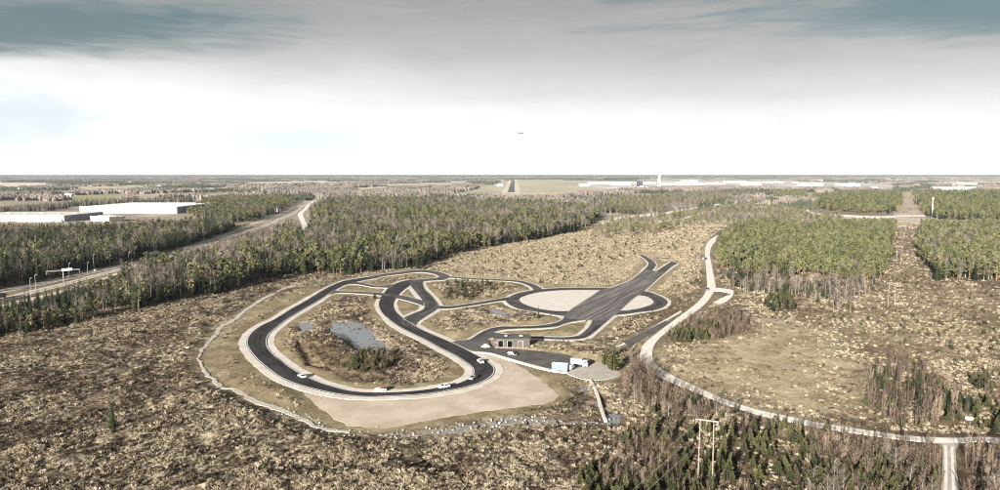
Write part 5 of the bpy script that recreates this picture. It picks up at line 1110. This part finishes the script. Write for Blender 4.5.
# boulders
for spot, s, lab in (('boulder_a', 1.5, 'large pale boulder left of the footpath'), ('boulder_b', 1.2, 'pale boulder on the bank near the forest edge'), ('boulder_c', 1.0, 'white boulder at the lower end of the footpath'),
                     ('boulder_d', 1.1, 'white boulder at the bottom edge of the picture'), ('boulder_e', .9, 'white stone in the brush above the bottom edge'), ('boulder_f', 2.6, 'wide pale rock slab above the road junction')):
    x, y = SPOT[spot]; o = bpy.data.objects.new('boulder', stones[hash(spot[-1]) % 1 + (ord(spot[-1]) % 4)].copy()); COL.objects.link(o); o.data.materials[0] = M['pan_white']
    o.location = (x, y, gz(x, y) + .15 * s); o.scale = (s * 1.5, s * 1.2, s * .8); o.rotation_euler = (0, 0, ord(spot[-1])); setp(o, lab, 'boulder')
# concrete edging down to the pool, guardrail round the hollow, barrier at the right edge
def edging(name, pts, w, h, mat, label, category, z=None):
    m = MB(); P = np.array(pts, float); d = np.gradient(P, axis=0); d /= np.linalg.norm(d, axis=1, keepdims=True); nrm = np.stack([-d[:, 1], d[:, 0]], 1) * w / 2
    zz = [gz(*p) if z is None else z for p in P]; n = len(P)
    for i in range(n):
        L, R_ = P[i] + nrm[i], P[i] - nrm[i]; m.v += [(L[0], L[1], zz[i] - .6), (L[0], L[1], zz[i] + h), (R_[0], R_[1], zz[i] + h), (R_[0], R_[1], zz[i] - .6)]
    for i in range(n - 1):
        for k in range(4): m.f.append((4 * i + k, 4 * i + (k + 1) % 4, 4 * i + 4 + (k + 1) % 4, 4 * i + 4 + k)); m.m.append(0)
    m.f += [(3, 2, 1, 0), tuple(4 * n - 4 + k for k in range(4))]; m.m += [0, 0]
    return setp(m.build(name, mat), label, category)
A, B = np.array(SPOT['wall_a']), np.array(SPOT['wall_b'])
edging('concrete_edging', [A + (B - A) * t + np.array([.5 * math.sin(t * 5), 0]) for t in np.linspace(0, 1, 14)], .9, .35, M['concrete_wall'], 'long pale concrete edging running down to the little pool', 'edging', z=.15)
rl = np.array([SPOT[k] for k in ('rail_a', 'rail_b', 'rail_c', 'rail_d')]); rl = curve_pairs([(p[0], p[1], p[0], p[1]) for p in rl], 6)[:, :2]
root = empty('guardrail', (rl[0, 0], rl[0, 1], 0)); setp(root, 'curved pale guardrail round the dark hollow by the gravel road', 'guardrail')
m = MB(); m.tube([(p[0] - rl[0, 0], p[1] - rl[0, 1], .95) for p in rl], [.16] * len(rl), 6); m.build('rail', M['concrete_wall'], root)
for p in rl[::3]:
    m = MB(); m.box((p[0] - rl[0, 0], p[1] - rl[0, 1], .1), (.14, .14, 1.6)); m.build('post', M['steel'], root)

# ------------------------------------------------------------------ power line
def pylon(loc, rz, h, label, arm=6.0):
    root = empty('power_pylon', loc, rz); setp(root, label, 'pylon', 'timber H-frame pylons of the power line')
    for s in (-1, 1):
        m = MB(); m.tube([(s * 1.8, 0, -.5), (s * 1.65, 0, h)], [.15, .11], 8); m.build('pole', M['wood_pale'], root)
        m = MB(); m.tube([(s * 1.65, 0, h - 1.6), (s * arm * .8, 0, h - .35)], [.06, .06], 5); m.build('brace', M['wood_pale'], root)
    m = MB(); m.box((0, 0, h - .25), (arm * 2 * .86, .28, .30)); m.build('crossarm', M['wood_pale'], root)
    for x in (-arm * .8, 0, arm * .8):
        m = MB(); m.tube([(x, 0, h - .4), (x, 0, h - 1.4)], [.09, .09], 6); m.build('insulator', M['steel'], root)
    return root
pa, pb, pc = SPOT['pylon_a'], SPOT['pylon_b'], SPOT['pylon_c']
pd = (pc[0] + (pc[0] - pb[0]) * 1.1, pc[1] + (pc[1] - pb[1]) * 1.1); p0 = (pa[0] - (pb[0] - pa[0]) * .9, pa[1] - (pb[1] - pa[1]) * .9)
line = math.atan2(pb[1] - pa[1], pb[0] - pa[0])
yaw = line - math.pi / 2
PY = [(p0, 15.5), (pa, 18.0), (pb, 15.0), (pc, 15.0), (pd, 15.0)]
ylist = {1: rad(-22), 2: rad(-24), 3: rad(-26), 4: rad(-26)}
labs = {1: 'tall timber H-frame pylon in the young pine thicket at the bottom', 2: 'timber H-frame pylon on the clearing beside the pine plantation', 3: 'timber H-frame pylon farther up the power line clearing', 4: 'most distant timber pylon on the power line clearing'}
for i in (1, 2, 3, 4): pylon((PY[i][0][0], PY[i][0][1], gz(*PY[i][0])), ylist[i], PY[i][1], labs[i], 3.3)
for i in range(4):
    for k in (-1, 0, 1):
        ends = []
        for j in (i, i + 1):
            (x, y), h = PY[j]; a = ylist.get(j, rad(-22)); ends.append(Vector((x + math.cos(a) * k * 2.64, y + math.sin(a) * k * 2.64, gz(x, y) + h - 1.45)))
        pts = []
        for t in np.linspace(0, 1, 15):
            p = ends[0].lerp(ends[1], t); p.z -= 4 * t * (1 - t) * 3.0; pts.append(p)
        m = MB(); m.tube(pts, [.028] * 15, 4); o = m.build('power_wire', M['wire'])
        setp(o, ['left', 'middle', 'right'][k + 1] + ' wire of the power line ' + ['from the bottom pylon towards the camera', 'between the bottom pylon and the clearing pylon', 'up the clearing beside the plantation', 'at the far end of the clearing'][i], 'wire', 'power line wires')
x, y = SPOT['mast']; root = empty('radio_mast', (x, y, 0)); setp(root, 'slim white mast above the forest right of the clearing', 'mast')
m = MB(); m.tube([(0, 0, -1), (0, 0, 36)], [1.0, .7], 8); m.build('pole', M['white'], root)
m = MB(); m.cyl((0, 0, 32), (0, 0, 35), 1.5, 10); m.build('antenna', M['white'], root)

# ------------------------------------------------------------------ motorway furniture
def lamp(spot, h, label):
    x, y = SPOT[spot]; root = empty('street_lamp', (x, y, gz(x, y)), rad(-30)); setp(root, label, 'lamp post', 'lamp posts along the motorway')
    m = MB(); m.tube([(0, 0, -.3), (0, 0, h)], [.11, .07], 6); m.build('pole', M['steel'], root)
    m = MB(); m.tube([(0, 0, h), (1.6, 0, h + .35)], [.08, .07], 5); m.build('arm', M['steel'], root)
    m = MB(); m.box((2.0, 0, h + .36), (1.0, .4, .16), taper=(.8, .7)); m.build('lamp_head', M['sign_white'], root)
for s, h, lab in (('lamp_a', 12, 'lamp post on the verge nearest the left edge'), ('lamp_b', 11, 'lamp post right of the leftmost one on the motorway verge'), ('lamp_g', 11, 'lamp post just behind the sign gantry'), ('lamp_c', 11, 'lamp post on the near verge right of the gantry'),
                  ('lamp_d', 13, 'tallest lamp post between gantry and lorry'), ('lamp_e', 10, 'lamp post left of the lorry by the dark forest'), ('lamp_f', 10, 'lamp post nearest the white lorry')): lamp(s, h, lab)
def gantry(spot, rz, w, h, label, sign):
    x, y = SPOT[spot]; root = empty('sign_gantry', (x, y, gz(x, y)), rz); setp(root, label, 'sign gantry')
    m = MB(); m.tube([(0, 0, -.3), (0, 0, h)], [.28, .24], 8); m.build('post', M['steel'], root)
    m = MB(); m.box((0, 0, h - .2), (w, .5, .5)); m.box((0, 0, h - .75), (w, .12, .12)); m.build('beam', M['steel'], root)
    for s in (-1, 1):
        m = MB(); m.box((s * w * .5, 0, h - 1.4), (.3, .4, 2.4)); m.build('drop_post', M['steel'], root)
    m = MB(); m.box((sign * w, -.32, h + .1), (w * .32, .1, 1.8)); m.build('sign_panel', M['sign_white'], root)
gantry('gantry', rad(38), 20, 12, 'grey T-shaped motorway gantry with a white sign panel', .12)
gantry('gantry2', rad(35), 7, 9, 'small sign gantry among the trees right of the birches', .2)

# ------------------------------------------------------------------ warehouses, airport, houses
def hall(name, p_l, p_r, depth, h, wall, roofm, label, doors=8, end=None):
    a = Vector((*p_l, 0)); b = Vector((*p_r, 0)); d = b - a; L = d.length; rz = math.atan2(d.y, d.x)
    root = empty(name, a, rz); setp(root, label, 'warehouse')
    m = MB(); m.box((L / 2, depth / 2, h / 2 - .5), (L, depth, h + 1)); m.build('wall', M[wall], root)
    if end:
        m = MB(); m.box((L + .2, depth / 2, h / 2), (.4, depth - .4, h - .6)); m.build('end_cladding', M[end], root)
    m = MB(); m.box((L / 2, depth / 2, h + .35), (L + 1.2, depth + 1.2, .7)); rf = m.build('roof', M[roofm], root)
    for k in range(6):
        m = MB(); m.box((L * (k + .5) / 6, depth * .5, h + 1.1), (6, 3, .8)); m.build('roof_light', M['wall_white'], rf)
    for k in range(doors):
        m = MB(); m.box((L * (k + .5) / doors, -.15, 2.2), (4.5, .3, 4.4)); m.build('loading_door', M['wall_grey'], root)
    return root
hall('warehouse', SPOT['warehouse_l'], SPOT['warehouse_r'], 190, 13, 'wall_white', 'roof_white', 'large white warehouse with grey end wall behind the forest', 10, 'wall_grey')
hall('warehouse', SPOT['hall_l'], SPOT['hall_r'], 110, 10, 'wall_white', 'wall_pale', 'long low warehouse with white front at the left edge', 9, 'wall_grey')
hall('warehouse', (SPOT['shed'][0] - 26, SPOT['shed'][1] + 10), (SPOT['shed'][0] + 14, SPOT['shed'][1] - 6), 30, 8, 'wall_pale', 'roof_white', 'small pale hall with slanting roof between the two warehouses', 3)
def house(x, y, rz, w, d, h, wall, roofm, label):
    root = empty('house', (x, y, 0), rz); setp(root, label, 'house', 'far houses on the plain')
    m = MB(); m.box((0, 0, h / 2), (w, d, h)); m.build('wall', M[wall], root)
    m = MB(); a, b, c = w / 2 + .5, d / 2 + .5, h * .55
    m.poly([(-a, -b, h), (a, -b, h), (a, 0, h + c), (-a, 0, h + c)]); m.poly([(a, b, h), (-a, b, h), (-a, 0, h + c), (a, 0, h + c)]); m.poly([(-a, b, h), (-a, -b, h), (-a, 0, h + c)]); m.poly([(a, -b, h), (a, b, h), (a, 0, h + c)])
    rf = m.build('roof', M[roofm], root); m = MB(); m.box((w * .2, 0, h + c), (1.2, 1.2, 2)); m.build('chimney', M['roof_brick'], rf)
    for k in (-1, 0, 1):
        m = MB(); m.box((k * w * .3, -d / 2 - .05, h * .55), (w * .12, .12, h * .3)); m.build('window', M['glass'], root)
hl = ['beside the green pasture', 'on the plain left of the warehouse', 'behind the long warehouses', 'on the plain behind the mixed forest', 'near the airfield', 'on the plain at the right']
for i, (x, y) in enumerate(SPOT['houses']):
    s = 1.0 + max(0, y - 2000) / 4200; zone = 0 if i < 5 else 1 if i < 8 else 2 if (16 <= i < 20) else 3 if i < 22 else 4 if i < 24 else 5
    wall, rf, lk = [('wall_white', 'roof_brick', 'white house with tiled roof'), ('wall_pale', 'roof_dark', 'pale house with dark roof'), ('wall_white', 'roof_white', 'white shed with white roof'), ('wall_red', 'roof_dark', 'red wooden house with dark roof')][i % 4]
    house(x, y, rng.uniform(-.5, .5), 22 * s, 12 * s, 6.5 * s, wall, rf, lk + ' ' + hl[zone])
tl = ['long white terminal building', 'low white hangar', 'pale airport building with flat roof', 'white cargo shed']
for i, (x, y, w) in enumerate(SPOT['terminals']):
    L = w * y / 680; h = 9 + 5 * (i % 3); root = empty('airport_building', (x, y, 0), rng.uniform(-.06, .06)); setp(root, tl[i % 4] + ' on the far apron', 'building', 'airport buildings on the horizon')
    if i in (12, 13, 14): root['label'] = ['wide white roofed plant left of the power line corridor', 'long white roofed hall in the far right woods', 'smaller white hall behind the far right hall'][i - 12]
    m = MB(); m.box((0, 30, h / 2), (L, 60, h)); m.build('wall', M['wall_far'], root)
    m = MB(); m.box((0, 30, h + .8), (L + 4, 64, 1.6)); rf = m.build('roof', M['roof_white'], root)
    m = MB(); m.box((L * .2, 30, h + 3.2), (L * .2, 20, 3.4)); m.build('roof_plant', M['wall_pale'], rf)
    m = MB(); m.box((0, -.4, h * .55), (L * .94, .8, h * .28)); m.build('window_band', M['wall_grey'], root)
x, y = SPOT['tower']; root = empty('control_tower', (x, y, 0)); setp(root, 'tall white airport control tower on the horizon', 'tower')
m = MB(); m.tube([(-4, 0, 0), (-3, 0, 58), (-2, 0, 66)], [5, 3.6, 4.6], 14); m.build('shaft', M['wall_white'], root)
m = MB(); m.tube([(6, 4, 0), (5, 3, 72), (4, 2, 80)], [4.5, 3.2, 3.6], 14); m.build('shaft', M['wall_white'], root)
m = MB(); m.tube([(2, 0, 76), (2, 0, 80), (2, 0, 84)], [5, 8, 7.5], 14); cb = m.build('cab', M['wall_white'], root)
m = MB(); m.tube([(2, 0, 84), (2, 0, 88)], [7, 8.5], 14); m.build('cab_window', M['wall_grey'], cb)
m = MB(); m.tube([(2, 0, 88), (2, 0, 90)], [9, 7], 14); m.build('cab_roof', M['wall_white'], cb)
m = MB(); m.tube([(2, 0, 90), (2, 0, 102)], [.9, .4], 6); m.build('aerial', M['steel'], cb)
x, y = SPOT['tower_b']; root = empty('airport_building', (x, y, 0)); setp(root, 'dark grey block left of the control tower', 'building')
m = MB(); m.box((0, 0, 17), (30, 30, 34)); m.build('wall', M['darkmetal'], root); m = MB(); m.box((0, 0, 35), (32, 32, 2)); m.build('roof', M['wall_far'], root)
for k in range(5): m = MB(); m.box((0, -15.3, 4 + 6.5 * k), (26, .6, 2.6)); m.build('window', M['glass'], root)

# aircraft climbing out over the airfield
AP = Vector((142, 4800, 80 + 4800 * .0575))
root = empty('airplane', AP, rad(35)); root.rotation_euler = (0, rad(-8), rad(200)); root.scale = (1.7,) * 3; setp(root, 'small dark airplane in the white sky above the runway', 'airplane')
m = MB(); m.tube([(-13, 0, .8), (-9, 0, .3), (-4, 0, 0), (9, 0, 0), (12.5, 0, -.2), (14.5, 0, -.4)], [.3, 1.2, 1.9, 1.9, 1.4, .2], 12); m.build('fuselage', M['darkmetal'], root, smooth=True)
for s in (-1, 1):
    m = MB(); m.v = [(4, s * 1.6, -.7), (-1, s * 1.6, -.7), (-4.5, s * 15, .5), (-2.8, s * 15, .5), (4, s * 1.6, -.2), (-1, s * 1.6, -.3), (-4.5, s * 15, .7), (-2.8, s * 15, .7)]; m.f = [(0, 1, 2, 3), (7, 6, 5, 4), (0, 3, 7, 4), (1, 5, 6, 2), (3, 2, 6, 7), (0, 4, 5, 1)]; m.m = [0] * 6; m.build('wing', M['darkmetal'], root)
    m = MB(); m.tube([(3.2, s * 5, -1.6), (1.5, s * 5, -1.5), (-.6, s * 5, -1.4)], [.9, .95, .6], 10); m.build('engine', M['steel'], root)
    m = MB(); m.v = [(-10, s * .3, 1), (-12, s * .3, 1), (-13.5, s * 5.5, 1.3), (-12.5, s * 5.5, 1.3), (-10, s * .3, 1.2), (-12, s * .3, 1.2), (-13.5, s * 5.5, 1.4), (-12.5, s * 5.5, 1.4)]; m.f = [(0, 1, 2, 3), (7, 6, 5, 4), (0, 3, 7, 4), (1, 5, 6, 2), (3, 2, 6, 7)]; m.m = [0] * 5; m.build('tailplane', M['darkmetal'], root)
m = MB(); m.prism([(-8.5, 1.2, 1), (-12.5, 1.2, 1), (-14.5, 6.5, 1), (-12.6, 6.5, 1)], -.15, .15); m.build('tail_fin', M['darkmetal'], root)

# ------------------------------------------------------------------ the air: thin even haze round camera and land
HAZE = True
if HAZE:
    m = MB(); m.box((0, 13000, 244), (56000, 29000, 512)); hz = m.build('haze', [])
    hm = bpy.data.materials.new('haze'); hm.use_nodes = True; t = hm.node_tree; t.nodes.clear()
    pv = t.nodes.new('ShaderNodeVolumePrincipled'); pv.inputs['Color'].default_value = (.78, .86, .98, 1); pv.inputs['Density'].default_value = 2.3e-5; pv.inputs['Anisotropy'].default_value = 0.0
    out = t.nodes.new('ShaderNodeOutputMaterial'); t.links.new(pv.outputs[0], out.inputs['Volume'])
    hz.data.materials.append(hm); setp(hz, 'thin pale haze over the far plain', 'haze', kind='stuff')
